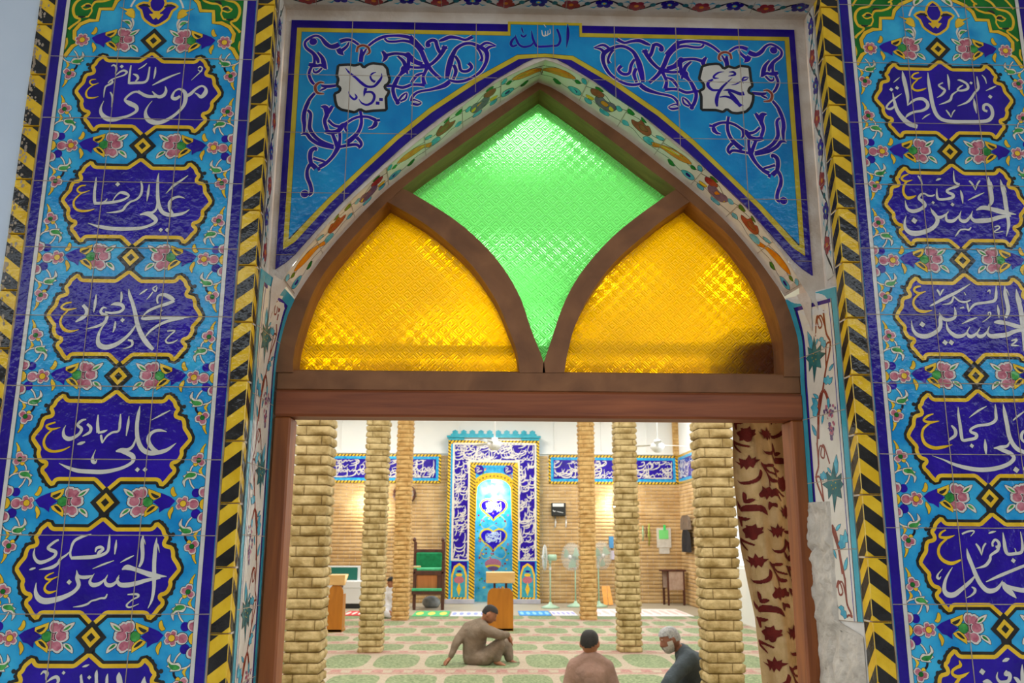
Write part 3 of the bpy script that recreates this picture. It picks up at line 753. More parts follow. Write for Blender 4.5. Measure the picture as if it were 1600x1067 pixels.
# --- floral border strips on the reveals
def strip_map(o, s_, t_, n):
    o, s_, t_, n = Vector(o), Vector(s_), Vector(t_), Vector(n)
    return lambda u, v, h: o + s_*u + t_*v + n*h
def flower_border(name, label, fmap, L, W, flip, off, phase=0.0):
    root = empty(name, off, label, 'border tiles', 'narrow floral border strips')
    P = Paint(fmap, off, flip); P.fill([(0, 0), (L, 0), (L, W), (0, W)], CRM, 1); P.build('tile', root)
    V = Paint(fmap, off, flip); n = 0; x = -0.05+phase; pts = []
    Fl = Paint(fmap, off, flip)
    while x < L+.1:
        up = n % 2
        c = (x, W*(.5 + (.08 if up else -.08)))
        if 0.015 < x < L-.015:
            if up:
                for a in range(5): Fl.disc((c[0]+.018*math.cos(a*1.257+.3), c[1]+W*.22*math.sin(a*1.257+.3)), .0125, RED, 4+a*.05, 10, W*.19)
                Fl.disc(c, .008, ORG, 5, 8, W*.12)
            else:
                for a in range(5): Fl.disc((c[0]+.018*math.cos(a*1.257-.3), c[1]+W*.22*math.sin(a*1.257-.3)), .0115, NAVYB, 4+a*.05, 10, W*.18)
                Fl.disc(c, .009, TEAL, 5, 8, W*.12); Fl.disc(c, .005, YEL, 5.4, 8, W*.07)
            for sgn in (1, -1):
                y = c[1]+(W*.3 if not up else -W*.3)
                Fl.fill(clip([(c[0]+sgn*.008, c[1]), (c[0]+sgn*.03, y), (c[0]+sgn*.045, y*1.02), (c[0]+sgn*.03, y-(.008 if up else -.008))], 0, L, 0, W), TEAL, 3.4)
        pts += [(x, W*(.08 if not up else .92), .0035), (x+.026, W*(.22 if not up else .78), .005), (x+.052, W*.5, .009), (x+.079, W*(.78 if not up else .22), .005)]
        if .06 < x+.052 < L-.02: Fl.disc((x+.052, W*.45), .010, TEALD, 3.6, 8, W*.16, .6)
        n += 1; x += .105
    pts = [q for q in catmull(pts, 4) if .004 < q[0] < L-.004]
    V.line(pts, BLK, 3, n=1); V.build('vine', root); Fl.build('flowers', root)
    J = Paint(fmap, off, flip); x = .1
    while x < L: J.line([(x, 0, .0018), (x, W, .0018)], GROUT, 6, n=1); x += .2
    J.build('joints', root)
    return root
ZB = 2.415
flower_border('floral_border', 'narrow red and blue floral tile border up the left side of the arch recess', strip_map((XL+.0006, .045, ZB), (0, 0, 1), (0, 1, 0), (1, 0, 0)), ZT-ZB-.002, .055, True, (XL, .045, ZB))
flower_border('floral_border', 'narrow red and blue floral tile border up the right side of the arch recess', strip_map((XR-.0006, .060, ZB), (0, 0, 1), (0, 1, 0), (-1, 0, 0)), ZT-ZB-.002, .060, False, (XR, .06, ZB), .05)
flower_border('floral_border', 'narrow red and blue floral tile border along the underside above the arch', strip_map((XL+.003, .045, ZT-.0006), (1, 0, 0), (0, 1, 0), (0, 0, -1)), XR-XL-.006, .062, True, (XL, .045, ZT), .02)

# --- yellow and black chevron columns (each a stack of corner tiles)
def chevron_column(label, xo, xi, Yi, zoff, wear=False):
    """xi = the corner edge, xo = outer edge; side face runs from Y=0 to Yi at xi"""
    root = empty('chevron_column', ((xo+xi)/2, 0, .4), label, 'tile column', 'black and yellow striped tile columns'); off = root.location
    sg = 1 if xo > xi else -1; W = abs(xo-xi); H = .167; z = zoff
    while z > .45: z -= H
    n = 0
    while z < 3.6:
        b = MB(off); b.box((min(xi, xo), -.0005, z+.0016), (max(xi, xo), max(Yi, .02), z+H-.0016), YEL, .0022)
        o = b.build('corner_tile', root)
        P = Paint(lambda u, v, h: Vector((xi+sg*u, -.0005-h, v)), off, sg < 0)
        Q = Paint(lambda u, v, h: Vector((xi-sg*h, u, v)), off, sg > 0)
        for k in range(-1, 4):
            zt = z+H-.022-k*.0835+.0; sl = .78
            for (PP, WW, s2) in ((P, W, sl), (Q, Yi, sl*1.35)):
                if WW < .01: continue
                st = [(0, zt), (WW, zt-s2*WW), (WW, zt-s2*WW-.043), (0, zt-.043)]
                st = clip(st, .0015, WW-.0015, z+.003, z+H-.003)
                if len(st) > 2: PP.fill(st, BLK, 2)
        if wear:
            r_ = random.Random(n*7+1)
            for _ in range(34):
                cx, cz = W*(1-r_.random()**2*.6) if sg < 0 else W*r_.random()**2*.6, z+H*r_.random()
                if sg < 0: cx = W*r_.random()**1.8*.75
                cx = W*.05+abs(cx)*.5 if False else cx
                cx = min(max(cx, .006), W-.006); rr = r_.uniform(.0012, .0045); P.disc((cx, min(max(cz, z+.008), z+H-.008)), rr, GROUT, 3, 7, rr*r_.uniform(1, 2.0))
        P.build('stripe', o); 
        if Yi > .01: Q.build('stripe', o)
        z += H; n += 1
    return root
chevron_column('yellow and black chevron tile column along the left side of the doorway', -.7160, -.666, .04, 2.905)
chevron_column('yellow and black chevron tile column along the right side of the doorway', 1.0815, 1.0284, .055, 2.936)
chevron_column('worn yellow and black striped tile edging between the white wall and the left panel', -1.3255, -1.3745, .0, 2.99, True)
g = MB(); g.box((-.7206, .0, .3), (-.716, .019, 3.62), GROUT); g.box((1.0815, 0, .3), (1.0857, .019, 3.62), GROUT)
g.box((-1.3255, 0, .3), (-1.3205, .019, 3.62), GROUT); g.build('trim_1', kind='structure')
ww = MB(); ww.box((-9, .004, -.2), (-1.375, .02, 6), WALLW); ww.build('wall_left', kind='structure')

# --- spandrel
def spandrel():
    root = empty('spandrel_panel', (.173, YS, 2.8), 'turquoise spandrel tile panel with navy scrollwork above the pointed arch', 'tile panel'); off = root.location
    Y = YS-.006; MIR = lambda q: (2*.1733-q[0], q[1]) + tuple(q[2:])
    A = Px(440, 20, 1565/220, Y); B = Px(640, 20, 1565/220, Y); C = Px(430, 160, 1565/220, Y)
    one = Px(0, 0, 1, Y)
    low = one.pts('453 373.5, 483 341, 513 310, 565 261, 618 212, 671 169, 744 121, 808 86, 850 84')
    nav = one.pts('430 420, 443 412, 455 403, 492 361, 532.5 317, 585 268, 638 220, 706 169, 742.6 146.5, 773.5 124, 830 91, 850 87.5')
    low = [(q[0], q[1]) for q in low]; nav = [(q[0], q[1]) for q in nav]
    topz = one.p(600, 34)[1]; ntop = one.p(600, 45.8)[1]; ytop = one.p(600, 52)[1]
    xl0, xl1, xl2 = one.p(446, 150)[0], one.p(457.5, 150)[0], one.p(465, 150)[0]
    cx = .1733
    low[-1] = (cx, low[-1][1]); nav[-1] = (cx, nav[-1][1])
    full = lambda half: half + [MIR(q) for q in half[-2::-1]]
    P = Paint(planeY(Y), off); bs = MB(off)
    # tile bodies: one field slab following the arch
    nf = full(nav); N_ = len(nf); vs = []
    lowc = resample(nf, 60); vs = []; fs = []
    for (x, z) in lowc: vs += [(x, Y, z), (x, Y, topz)]
    for i in range(60): fs.append([2*i, 2*i+1, 2*i+3, 2*i+2])
    vs2 = [(x, YS+.001, z) for (x, _, z) in vs]; n = len(vs)
    for i in range(60): fs.append([2*i, 2*i+2, 2*i+2+n, 2*i+n])
    fs += [[0, n, n+1, 1], [120, 121, 121+n, 120+n]]
    bs.add(vs+vs2, fs, NAVYB); bs.build('border', root)
    xr0, xr1, xr2 = 2*cx-xl0, 2*cx-xl1, 2*cx-xl2
    # the central name stands in a taller notch
    nx0, nx1 = one.p(797.5, 60)[0], 0; nx0b = one.p(793.5, 60)[0]; ntz = one.p(820, 38.5)[1]; ntz0 = one.p(820, 34.2)[1]
    out = [(xl1, nav[1][1]+.042)] 
    def band(inset_x, topv, lo, notch_x, notch_z):
        half = [(inset_x, topv)]; 
        return [(inset_x, lo[0][1])] + [(inset_x, topv), (notch_x, topv), (notch_x, notch_z), (2*cx-notch_x, notch_z), (2*cx-notch_x, topv), (2*cx-inset_x, topv), (2*cx-inset_x, lo[0][1])]
    ylow = one.pts('444 389, 462 377, 517.5 316, 569 267, 622 218, 675 175.5, 747.5 127.5, 810.5 92.5, 850 89'); ylow = [(q[0], q[1]) for q in ylow]; ylow[-1] = (cx, ylow[-1][1])
    def ring(topc, lo, mat, lay):
        lo_f = full(lo); P.fill(topc + lo_f[::-1][1:-1] if False else topc + [q for q in lo_f[::-1]], mat, lay)
    ring(band(xl1, ntop, ylow, nx0b, ntz0), ylow, YELO, 2)
    ring(band(xl2, ytop, low, nx0, ntz), low, INK, 2.6)
    e = .0011
    lo2 = [(q[0], q[1]+e*1.4) for q in low]; lo2[0] = (xl2+e, lo2[0][1]+.002)
    ring(band(xl2+e, ytop-e, lo2, nx0+e, ntz-e), lo2, TURQD, 3)
    P.build('field', root)
    strokes = [(A, '''870 368 24, 790 312 26, 720 302 34, 650 322 40
640 352 44, 590 375 50, 540 375 40, 490 340 40, 440 280 26, 380 256 24, 310 285 26, 262 330 24, 275 390 28, 350 450 34, 400 520 34, 410 560 20
630 400 44, 655 440 50, 690 472 6
748 330 14, 725 375 26, 670 420 34
352 470 14, 366 520 24, 362 575 28
400 440 20, 450 500 34, 470 560 44, 502 632 8
302 575 30, 350 585 44, 400 590 30, 440 585 30, 490 625 14
335 600 26, 312 650 28, 308 700 28, 335 765 28, 368 800 22
450 615 20, 400 660 24, 362 660 20, 356 630 14
888 405 22, 888 470 40, 880 548 40
945 400 14, 915 450 24, 895 490 20
440 810 22, 510 820 34, 606 810 26
430 865 14, 465 850 22, 500 835 14
962 372 24, 1040 312 28, 1130 270 30, 1240 256 26, 1360 262 34, 1450 290 36, 1510 350 42, 1570 420 46
1145 285 20, 1180 318 22, 1260 322 24, 1350 312 26, 1440 330 30, 1500 380 24
1120 428 22, 1158 490 44, 1122 548 10
1165 475 34, 1250 455 28, 1350 462 30, 1420 488 50, 1480 535 34, 1568 565 24
1290 482 18, 1355 540 34, 1380 610 36, 1400 682 18
1412 500 34, 1410 580 34, 1400 640 36
1360 600 30, 1345 630 36, 1380 660 40
1385 650 22, 1310 700 30, 1265 780 40, 1238 850 34, 1258 940 34, 1300 1008 34
1340 640 20, 1300 720 22, 1260 800 24
1152 812 30, 1250 815 26, 1350 832 30, 1440 800 28
1298 982 20, 1340 925 22, 1392 892 12, 1378 955 22, 1318 985 18
1400 595 26, 1480 610 26, 1568 610 24
372 892 26, 310 965 32, 262 1060 30'''),
     (B, '''0 262 44, 60 340 46, 130 430 42, 178 540 42, 250 650 34, 345 735 30
0 520 22, 60 560 22, 200 588 30, 300 520 34, 368 430 40, 395 370 44
0 605 24, 90 612 26, 190 600 30
195 610 36, 172 660 30, 150 720 30, 165 800 40
30 800 30, 90 800 26, 170 805 36
22 775 22, 80 700 30, 150 672 14
208 375 44, 200 335 34, 255 305 34, 300 320 30
290 312 34, 315 400 34, 345 440 34, 385 410 30
330 315 18, 375 300 34, 450 272 36, 540 282 28, 620 302 26, 700 268 34
360 400 44, 420 385 30
415 735 34, 430 640 50, 455 540 54, 475 480 44, 520 400 34, 600 350 30, 680 342 30, 760 370 34, 850 430 44, 856 530 34, 800 640 30, 720 706 24, 620 755 28, 520 768 28, 440 750 24
505 480 24, 545 545 30, 570 640 28, 640 650 30, 690 605 30, 655 560 34
490 580 30, 515 650 34, 485 740 26
790 370 24, 860 335 26, 960 368 8
840 420 30, 890 380 26, 960 372 6
740 385 20, 780 430 24, 805 500 24, 790 540 34
445 765 40, 380 812 44, 250 852 26, 100 880 24, 36 930 26, 18 985 24
20 975 20, 60 970 16, 128 1000 10, 90 1022 24, 20 1010 24'''),
     (C, '''375 -10 30, 330 90 36, 318 180 40, 325 250 34, 320 345 20
360 85 22, 395 130 30, 385 230 34, 388 300 36, 440 380 34, 530 445 34, 650 490 32
285 358 10, 350 352 30, 400 410 34, 500 470 34, 650 508 26
508 48 12, 560 60 50, 575 130 44, 550 210 34, 575 300 34
640 42 26, 605 90 40, 580 140 24
558 315 46, 620 335 44, 700 318 44, 745 262 46, 790 232 26, 870 182 26, 950 160 26, 1040 165 26, 1120 200 34
590 200 26, 650 255 26, 720 272 30
1165 198 26, 1120 210 24, 1090 270 28, 1035 290 12
1130 220 20, 1120 260 20, 1070 290 18
790 240 20, 780 290 24, 795 325 18
635 345 30, 665 420 34, 690 490 40
718 335 30, 718 420 28, 695 505 44, 640 600 32, 560 680 34, 490 715 44
455 735 46, 400 690 40, 360 745 30, 358 830 36, 392 920 34, 402 1000 34, 372 1035 22
402 690 36, 388 610 40, 400 540 40, 450 510 34, 452 540 14
420 620 26, 480 640 24, 548 662 22, 540 690 18
720 495 26, 800 480 30, 900 470 28, 940 500 24
790 450 44, 850 410 46, 920 335 34, 955 250 32, 958 170 28, 945 90 26
905 390 34, 950 440 30, 955 480 26, 930 515 10
470 745 40, 500 735 34''')]
    for sx in (1, -1):
        P = Paint(planeY(Y), off); T = (lambda q: q) if sx > 0 else MIR
        for Z, txt in strokes:
            for ln in txt.strip().split('\n'):
                q = [T(a) for a in Z.pts(ln)]
                P.line(q, CRM, 3.6, addw=.0026, n=4, mul=1.22); P.line(q, NAVY, 4.4, n=4, mul=1.22)
        for Z, x, y, r in ((A, 352, 322, 44), (C, 328, 1018, 44), (B, 205, 360, 30), (A, 1290, 1000, 26), (A, 1405, 470, 34)):
            q = T(Z.p(x, y)); rr = r*Z.scale(x, y); P.disc(q, rr+.0016, CRM, 3.8); P.disc(q, rr, NAVY, 4.6)
        P.build('scrollwork', root)
        P = Paint(planeY(Y), off)
        for txt in ('836 440 22, 850 385 28, 905 364 28, 962 388 28, 978 440 26, 945 468 14', '474 782 14, 425 776 26, 376 820 32, 395 888 32, 474 902 14'):
            q = [T(a) for a in A.pts(txt)]; P.line(q, CRM, 4.8, addw=.0014); P.line(q, BRN, 5.2)
        P.build('crescent', root)
    # name medallions
    for (ox, poly, strk, sq) in ((510, '180 215, 340 205, 430 220, 520 195, 568 255, 622 210, 700 185, 870 205, 925 270, 932 340, 962 430, 942 490, 880 530, 900 580, 952 605, 932 660, 902 700, 912 895, 700 905, 590 922, 510 880, 430 930, 330 908, 230 890, 160 842, 135 760, 122 650, 200 612, 215 560, 160 520, 182 430, 158 370',
        '''288 256 8, 350 330 32, 440 400 38, 540 490 48, 620 538 42, 720 535 40, 790 470 46, 835 400 32, 836 336 6
756 322 12, 700 340 28, 668 385 28, 690 440 36, 740 470 44
600 560 46, 582 620 44, 568 690 8
590 625 30, 680 622 38, 728 680 42, 700 770 42, 620 815 38, 540 790 28, 492 728 6
334 612 6, 360 680 28, 420 732 36, 458 700 34, 430 646 8''', ((828, 735), (778, 790))),
        (1080, '880 240, 740 225, 660 262, 560 230, 492 272, 440 205, 380 192, 250 205, 165 232, 140 330, 118 425, 190 500, 192 570, 122 605, 152 680, 152 892, 380 895, 480 925, 540 878, 612 935, 700 945, 830 920, 902 850, 935 760, 942 660, 860 622, 882 560, 930 530, 902 430, 892 330',
        '''622 408 6, 540 480 26, 460 560 42, 402 660 52, 382 760 56, 392 842 30
500 313 5, 420 325 26, 352 370 32, 345 408 36, 418 412 8
330 430 30, 262 470 46, 256 530 52, 322 590 42, 430 590 30
428 700 20, 520 690 32, 620 722 46, 700 790 52, 796 832 6
486 598 8, 560 590 42, 640 612 50, 740 650 56, 800 640 64
560 610 30, 620 680 62, 700 780 62, 742 845 36
568 320 10, 640 320 36, 660 358 36, 560 382 10
872 398 6, 800 400 26, 776 440 24, 826 438 22, 866 404 8
770 430 22, 788 494 5
746 462 22, 680 500 20, 600 516 4''', ())):
        Z = Px(ox, 80, 1164/120, Y); P = Paint(planeY(Y), off)
        pp = Z.pts(poly); P.fill(pp, WHT, 5.0); P.line(chaikin(pp), BLK, 5.6, .0092, n=1, closed=True)
        md = P.build('medallion', root); P = Paint(planeY(Y), off)
        for ln in strk.split('\n'): P.line(Z.pts(ln), NAVY, 6.2)
        for (x, y) in sq:
            c = Z.p(x, y); r = 28*Z.scale(x, y); P.fill([(c[0]-r, c[1]-r*.9), (c[0]+r, c[1]-r), (c[0]+r, c[1]+r*.9), (c[0]-r, c[1]+r)], NAVY, 6.2)
        P.build('inscription', md)
    Z = Px(780, 30, 1600/140, Y); P = Paint(planeY(Y), off)
    for ln in '''1222 92 8, 1226 200 50, 1225 330 54, 1198 524 4
1032 178 40, 1075 290 44, 1088 390 46, 1040 470 46, 940 480 46, 850 488 46, 690 490 50, 640 440 46, 600 340 42, 574 208 14
612 420 24, 560 475 40, 440 498 46, 360 462 42, 312 380 42, 288 278 8
296 312 26, 232 380 46, 208 440 50, 240 488 44, 318 462 36
388 276 26, 412 308 40, 450 312 40, 486 276 20
400 148 14, 412 200 30, 432 260 6'''.split('\n'):
        q = Z.pts(ln); P.line(q, TEAL, 4, addw=.0012); P.line(q, NAVY, 5)
    for ln in '''760 200 18, 776 285 28, 820 300 28, 824 215 16
822 290 20, 862 288 24, 872 205 16
870 280 20, 912 250 22, 904 178 12
796 98 14, 836 148 16'''.split('\n'): P.line(Z.pts(ln), CRM, 5.4, mul=.8)
    P.build('inscription', root)
    J = Paint(planeY(Y), off)
    def zoflow(x):
        f = resample(full(nav), 120); return min((abs(q[0]-x), q[1]) for q in f)[1]
    for px_, in ((550,), (647.5,), (744,), (840,), (864.5,), (960,), (1056,), (1154,)):
        x = one.p(px_, 60)[0]; J.line([(x, zoflow(x), .0022), (x, topz, .0026)], GROUT, 7, n=1)
    for py_ in (119, 209, 303, 400):
        z = one.p(600, py_)[1]
        xa = [q[0] for q in resample(full(nav), 200) if q[1] < z]
        le = [q for q in xa if q < cx]; ri = [q for q in xa if q > cx]
        xe = max(le) if le else nav[0][0]; xf = min(ri) if ri else 2*cx-nav[0][0]
        if not le: xe = xl1
        J.line([(nav[0][0] if z < nav[0][1]+9 else xl0, z, .002), (xe, z, .002)], GROUT, 7, n=1); J.line([(xf, z, .002), (2*cx-nav[0][0], z, .002)], GROUT, 7, n=1)
    J.build('joints', root)
    return root
spandrel()

# --- soffit of the arch with painted tiles
def soffit(label, frontc, backc, sgn, right):
    F = resample(sm(frontc), 48); B_ = resample(backc, 48)
    Ls = sum(math.hypot(F[i+1][0]-F[i][0], F[i+1][1]-F[i][1]) for i in range(48)); W = YW-YS
    nrm = []
    for i in range(49):
        a = F[max(0, i-1)]; b = F[min(48, i+1)]; t = Vector((b[0]-a[0], 0, b[1]-a[1])).normalized(); n_ = Vector((t.z, 0, -t.x))
        if n_.z > 0: n_ = -n_
        nrm.append(n_)
    def fm(u, v, h):
        s_ = min(max(u/Ls, 0), 1)*48; i = min(47, int(s_)); f = s_-i; t = v/W
        x = (F[i][0]*(1-f)+F[i+1][0]*f)*(1-t)+(B_[i][0]*(1-f)+B_[i+1][0]*f)*t
        z = (F[i][1]*(1-f)+F[i+1][1]*f)*(1-t)+(B_[i][1]*(1-f)+B_[i+1][1]*f)*t
        n_ = nrm[i]*(1-f)+nrm[i+1]*f
        return Vector((x, YS+v, z)) + n_*h
    base = fm(0, 0, 0)
    pm = MB(); 
    for i in range(48): 
        vs = [fm(Ls*i/48, 0, 0), fm(Ls*(i+1)/48, 0, 0), fm(Ls*(i+1)/48, W, 0), fm(Ls*i/48, W, 0)]
        pm.add(vs, [[0, 1, 2, 3]], PLAS)
    pm.build('trim_'+('3' if right else '2'), kind='structure')
    root = empty('arch_tile_band', base, label, 'tile band', 'floral bands lining the arch'); off = root.location
    T0, T1 = W*.03, W*.80
    P = Paint(fm, off, right)
    for i in range(48):
        if i*Ls/48 < .006: continue
        P.fill([(Ls*i/48, T0), (Ls*(i+1)/48, T0), (Ls*(i+1)/48, T1), (Ls*i/48, T1)], CRM, 3)
    P.build('tile', root)
    V = Paint(fm, off, right); D = Paint(fm, off, right); J = Paint(fm, off, right)
    tw = .157; s0 = .008; k = 0
    def mot(c, pts, mat, lay, smth=2):
        pp = catmull([(min(c+q[0]*tw*1.02, Ls-.004), T0+min(max(q[1], .02), .98)*(T1-T0)) for q in pts], 3, True); D.fill(pp, mat, lay); D.line(pp, INK, lay+.15, .0013, n=1, closed=True)
    while s0 < Ls-.02:
        J.line([(s0, 0.002, .002), (s0, T1+.004, .0022)], GROUT, 8, n=1)
        m = k % 3
        V.line([(s0+q[0]*tw, T0+q[1]*(T1-T0), .0022) for q in ((0, .2), (.3, .35), (.6, .15), (1, .28))], INK, 4)
        V.line([(s0+q[0]*tw, T0+q[1]*(T1-T0), .0018) for q in ((0, .75), (.4, .82), (.7, .7), (1, .78))], INK, 4)
        if m == 0:
            mot(s0, ((.25, .22), (.45, .12), (.75, .2), (1.0, .42), (1.18, .62), (1.1, .75), (.95, .55), (.7, .5), (.45, .42)), ORG, 5)
            mot(s0, ((.4, .24), (.8, .32), (1.02, .5), (.7, .36)), YEL, 5.4)
            mot(s0, ((.02, .7), (.12, .6), (.28, .66), (.34, .8), (.2, .9), (.06, .86)), TEAL, 5); mot(s0, ((.12, .72), (.22, .7), (.22, .8), (.13, .8)), NAVYB, 5.4)
            mot(s0, ((.0, .2), (.06, .02), (.14, .06), (.1, .22)), TEAL, 5); mot(s0, ((.12, .3), (.2, .22), (.26, .3), (.2, .4)), GRD, 5); mot(s0, ((.5, .82), (.62, .7), (.7, .78), (.6, .92)), GRD, 5)
        elif m == 1:
            mot(s0, ((.3, .3), (.42, .12), (.5, .22), (.62, .1), (.66, .3), (.8, .38), (.72, .55), (.5, .6), (.34, .52)), RED, 5)
            mot(s0, ((.38, .34), (.5, .26), (.62, .34), (.52, .48)), BRN, 5.4)
            mot(s0, ((.2, .5), (.34, .55), (.4, .75), (.24, .8), (.12, .66)), TEAL, 5); mot(s0, ((.5, .08), (.58, -.02), (.66, .02), (.6, .14)), GRD, 5)
            mot(s0, ((.78, .7), (.86, .58), (.96, .66), (.9, .8)), TEAL, 5); mot(s0, ((.8, .1), (.95, .05), (.98, .2), (.86, .24)), GRD, 5); mot(s0, ((.0, .1), (.12, .12), (.2, .25), (.08, .28)), TEAL, 5)
        else:
            mot(s0, ((.2, .42), (.3, .28), (.45, .36), (.6, .3), (.7, .45), (.66, .66), (.5, .74), (.3, .7)), PURP, 5)
            mot(s0, ((.38, .44), (.52, .42), (.56, .56), (.42, .6)), ORG, 5.6); mot(s0, ((.24, .5), (.34, .46), (.34, .6), (.26, .62)), YEL, 5.5)
            mot(s0, ((.55, .2), (.72, .12), (.86, .26), (.8, .44), (.62, .4)), RED, 5.2); mot(s0, ((.6, .06), (.74, -.02), (.8, .1), (.7, .18)), GRD, 5)
            mot(s0, ((.08, .3), (.18, .22), (.24, .34), (.14, .44)), TEAL, 5); mot(s0, ((.3, .76), (.5, .8), (.46, .94), (.28, .9)), TEAL, 5); mot(s0, ((.72, .56), (.9, .6), (.86, .7), (.74, .68)), YEL, 5.2)
            mot(s0, ((.74, .74), (.9, .78), (.84, .92), (.72, .88)), TEAL, 5)
        s0 += tw; k += 1
    V.build('vine', root); D.build('flowers', root); J.build('joints', root)
nl = len(FR_L)
soffit('cream floral tile band lining the left limb of the pointed arch', FR_L, [pxs('461 466', YW)[0]]+[q for q in backL if q[1] > atY(461, 466, YW).z+.004], 1, False)
soffit('cream floral tile band lining the right limb of the pointed arch', FR_R+[apexF], [pxs('1226 463', YW)[0]]+[q for q in backR if q[1] > atY(1226, 463, YW).z+.004], -1, True)

# --- jamb strips with the grape vine
def jamb(label, X0, Y0, backc, right):
    z_lo = .45
    bc = [(backc[0][0], z_lo)] + [q for q in backc if q[1] < (atY(1226, 463, YW).z if right else atY(461, 466, YW).z)]
    ztf = hit(1334, 428, 0, X0).z if right else hit(404, 415, 0, X0).z
    ztb = bc[-1][1]; W = YW-Y0
    zs_ = [q[1] for q in bc]
    def xb(z):
        for i in range(len(bc)-1):
            if bc[i][1] <= z <= bc[i+1][1]: f = (z-bc[i][1])/max(1e-6, bc[i+1][1]-bc[i][1]); return bc[i][0]*(1-f)+bc[i+1][0]*f
        return bc[0][0] if z < z_lo else bc[-1][0]+(z-ztb)*( -.9 if right else .9)
    sgn = -1 if right else 1
    def fm(u, v, h):                      # u across (0 front .. 1 back), v = height
        return Vector((X0*(1-u)+xb(v)*u+sgn*h, Y0+W*u, v))
    root = empty('jamb_tile_strip', fm(0, z_lo, 0), label, 'tile strip', 'grapevine strips on the jambs'); off = root.location
    m = MB(); n = 60
    for i in range(n):
        zq = lambda u, k_: -.1+(ztf*(1-u)+ztb*u+.104)*k_/n
        m.add([fm(0, zq(0, i), -.002), fm(1, zq(1, i), -.002), fm(1, zq(1, i+1), -.002), fm(0, zq(0, i+1), -.002)], [[0, 1, 2, 3]], GYP)
    m.build('trim_'+('5' if right else '4'), kind='structure')
    P = Paint(fm, off, right); T = Paint(fm, off, right); V = Paint(fm, off, right); Lf = Paint(fm, off, right); G = Paint(fm, off, right); J = Paint(fm, off, right)
    z = ztb-.02; zt = lambda u: ztf*(1-u)+ztb*u
    lowcut = (lambda u: (1.745 if u > .52 else (1.425 if u > .05 else 1.41))) if right else (lambda u: z_lo)
    n = 72; U = [0, .105, .12, .165, .18, .5199, .5201, .82, .835, .88, .895, 1]; MT = [TURQG, TURQG, WHT, PURP, WHT, WHT, WHT, WHT, PURP, WHT, TURQG]
    MT = [TURQG, WHT, WHT, NAVYB, CRM, CRM, CRM, WHT, NAVYB, WHT, TURQG]
    MT[1] = INK; MT[9] = INK
    zz = [z_lo+(ztf-z_lo)*i/n for i in range(n+1)]
    for j in range(len(U)-1):
        ua, ub = U[j], U[j+1]; um = (ua+ub)/2; lo = lowcut(um)
        for i in range(n):
            za, zb_ = zz[i], zz[i+1]; top_a = min(zb_, zt(ua)); top_b = min(zb_, zt(ub)); la = max(za, lo)
            if top_a <= la or top_b <= la: continue
            P.fill([(ua, la), (ub, la), (ub, top_b), (ua, top_a)], MT[j], 2)
    # border across the top
    for i in range(16):
        a_, b_ = i/16, (i+1)/16; P.fill([(a_, zt(a_)-.03), (b_, zt(b_)-.03), (b_, zt(b_)), (a_, zt(a_))], TURQG, 4)
        if 1 < i < 14: P.fill([(a_, zt(a_)-.042), (b_, zt(b_)-.042), (b_, zt(b_)-.03), (a_, zt(a_)-.03)], NAVYB, 4)
    P.build('tile', root)
    if not (False):
        G_ = MB(off)
    mk = (lambda a: a) if not right else (lambda a: a)
    q0 = ztf-.065; k = 0; rowh = .195
    def cc(u, v): 
        return (u, v)
    ok = lambda u, v: v > lowcut(u)+.004
    def seg(pts, mat, lay, wd):
        pts = catmull(pts, 5)
        for i in range(len(pts)-1):
            a, b = pts[i], pts[i+1]
            if not (ok(*a[:2]) and ok(*b[:2])): continue
            du, dv = (b[0]-a[0])*W, b[1]-a[1]; d = math.hypot(du, dv) or 1e-9; nx, ny = -dv/d*wd*.8/W, du/d*wd*.8
            q = [(a[0]+nx, a[1]+ny), (a[0]-nx, a[1]-ny), (b[0]-nx, b[1]-ny), (b[0]+nx, b[1]+ny)]
            V.fill(q, mat, lay)
    def leaf(c, size, ang, mat, kind=0, lay=5):
        if not ok(*c): return
        size *= 1.3
        shp = {0: [(0, 0), (.25, .35), (.5, .3), (.6, .5), (.95, .45), (1.2, .1), (.8, .05), (.75, -.25), (.45, -.2), (.2, -.3)],
               1: [(-1, .1), (-.55, .2), (-.6, .6), (-.2, .35), (0, 1.1), (.2, .4), (.6, .6), (.5, .15), (.95, 0), (.5, -.2), (.45, -.7), (.15, -.4), (0, -1.3), (-.2, -.5), (-.6, -.6), (-.5, -.15)],
               2: [(0, 0), (.3, .22), (.8, .2), (1.25, 0), (.8, -.18), (.3, -.2)]}[kind]
        ca, sa = math.cos(ang), math.sin(ang)
        pp = [(c[0]+(x*ca-y*sa)*size/W, c[1]+(x*sa+y*ca)*size) for x, y in shp]
        pp = [(min(max(a, .17), .83), b) for a, b in pp]
        Lf.fill(pp, mat, lay)
        for i in range(len(pp)):
            a, b = pp[i-1], pp[i]; du, dv = (b[0]-a[0])*W, b[1]-a[1]; d = math.hypot(du, dv) or 1; nx, ny = -dv/d*.0005/W, du/d*.0005
            Lf.fill([(a[0]+nx, a[1]+ny), (a[0]-nx, a[1]-ny), (b[0]-nx, b[1]-ny), (b[0]+nx, b[1]+ny)], INK, lay+.5)
    rr = random.Random(5)
    while q0-2*rowh > -.2 and q0 > z_lo+.4:
        fl = (k % 2 == 0)
        if right: fl = not fl
        X = (lambda a: 1-a) if fl else (lambda a: a)
        Z = lambda b: q0-b*rowh
        AX = (lambda a: math.pi-a) if fl else (lambda a: a)
        seg([(X(.30), Z(-.05)), (X(.30), Z(.3)), (X(.22), Z(.5)), (X(.36), Z(.85)), (X(.48), Z(1.2)), (X(.62), Z(1.6)), (X(.70), Z(2.0))], BRN, 3.6, .0050)
        seg([(X(.2), Z(.48)), (X(.32), Z(.5)), (X(.36), Z(.85))], BRN, 3.8, .004)
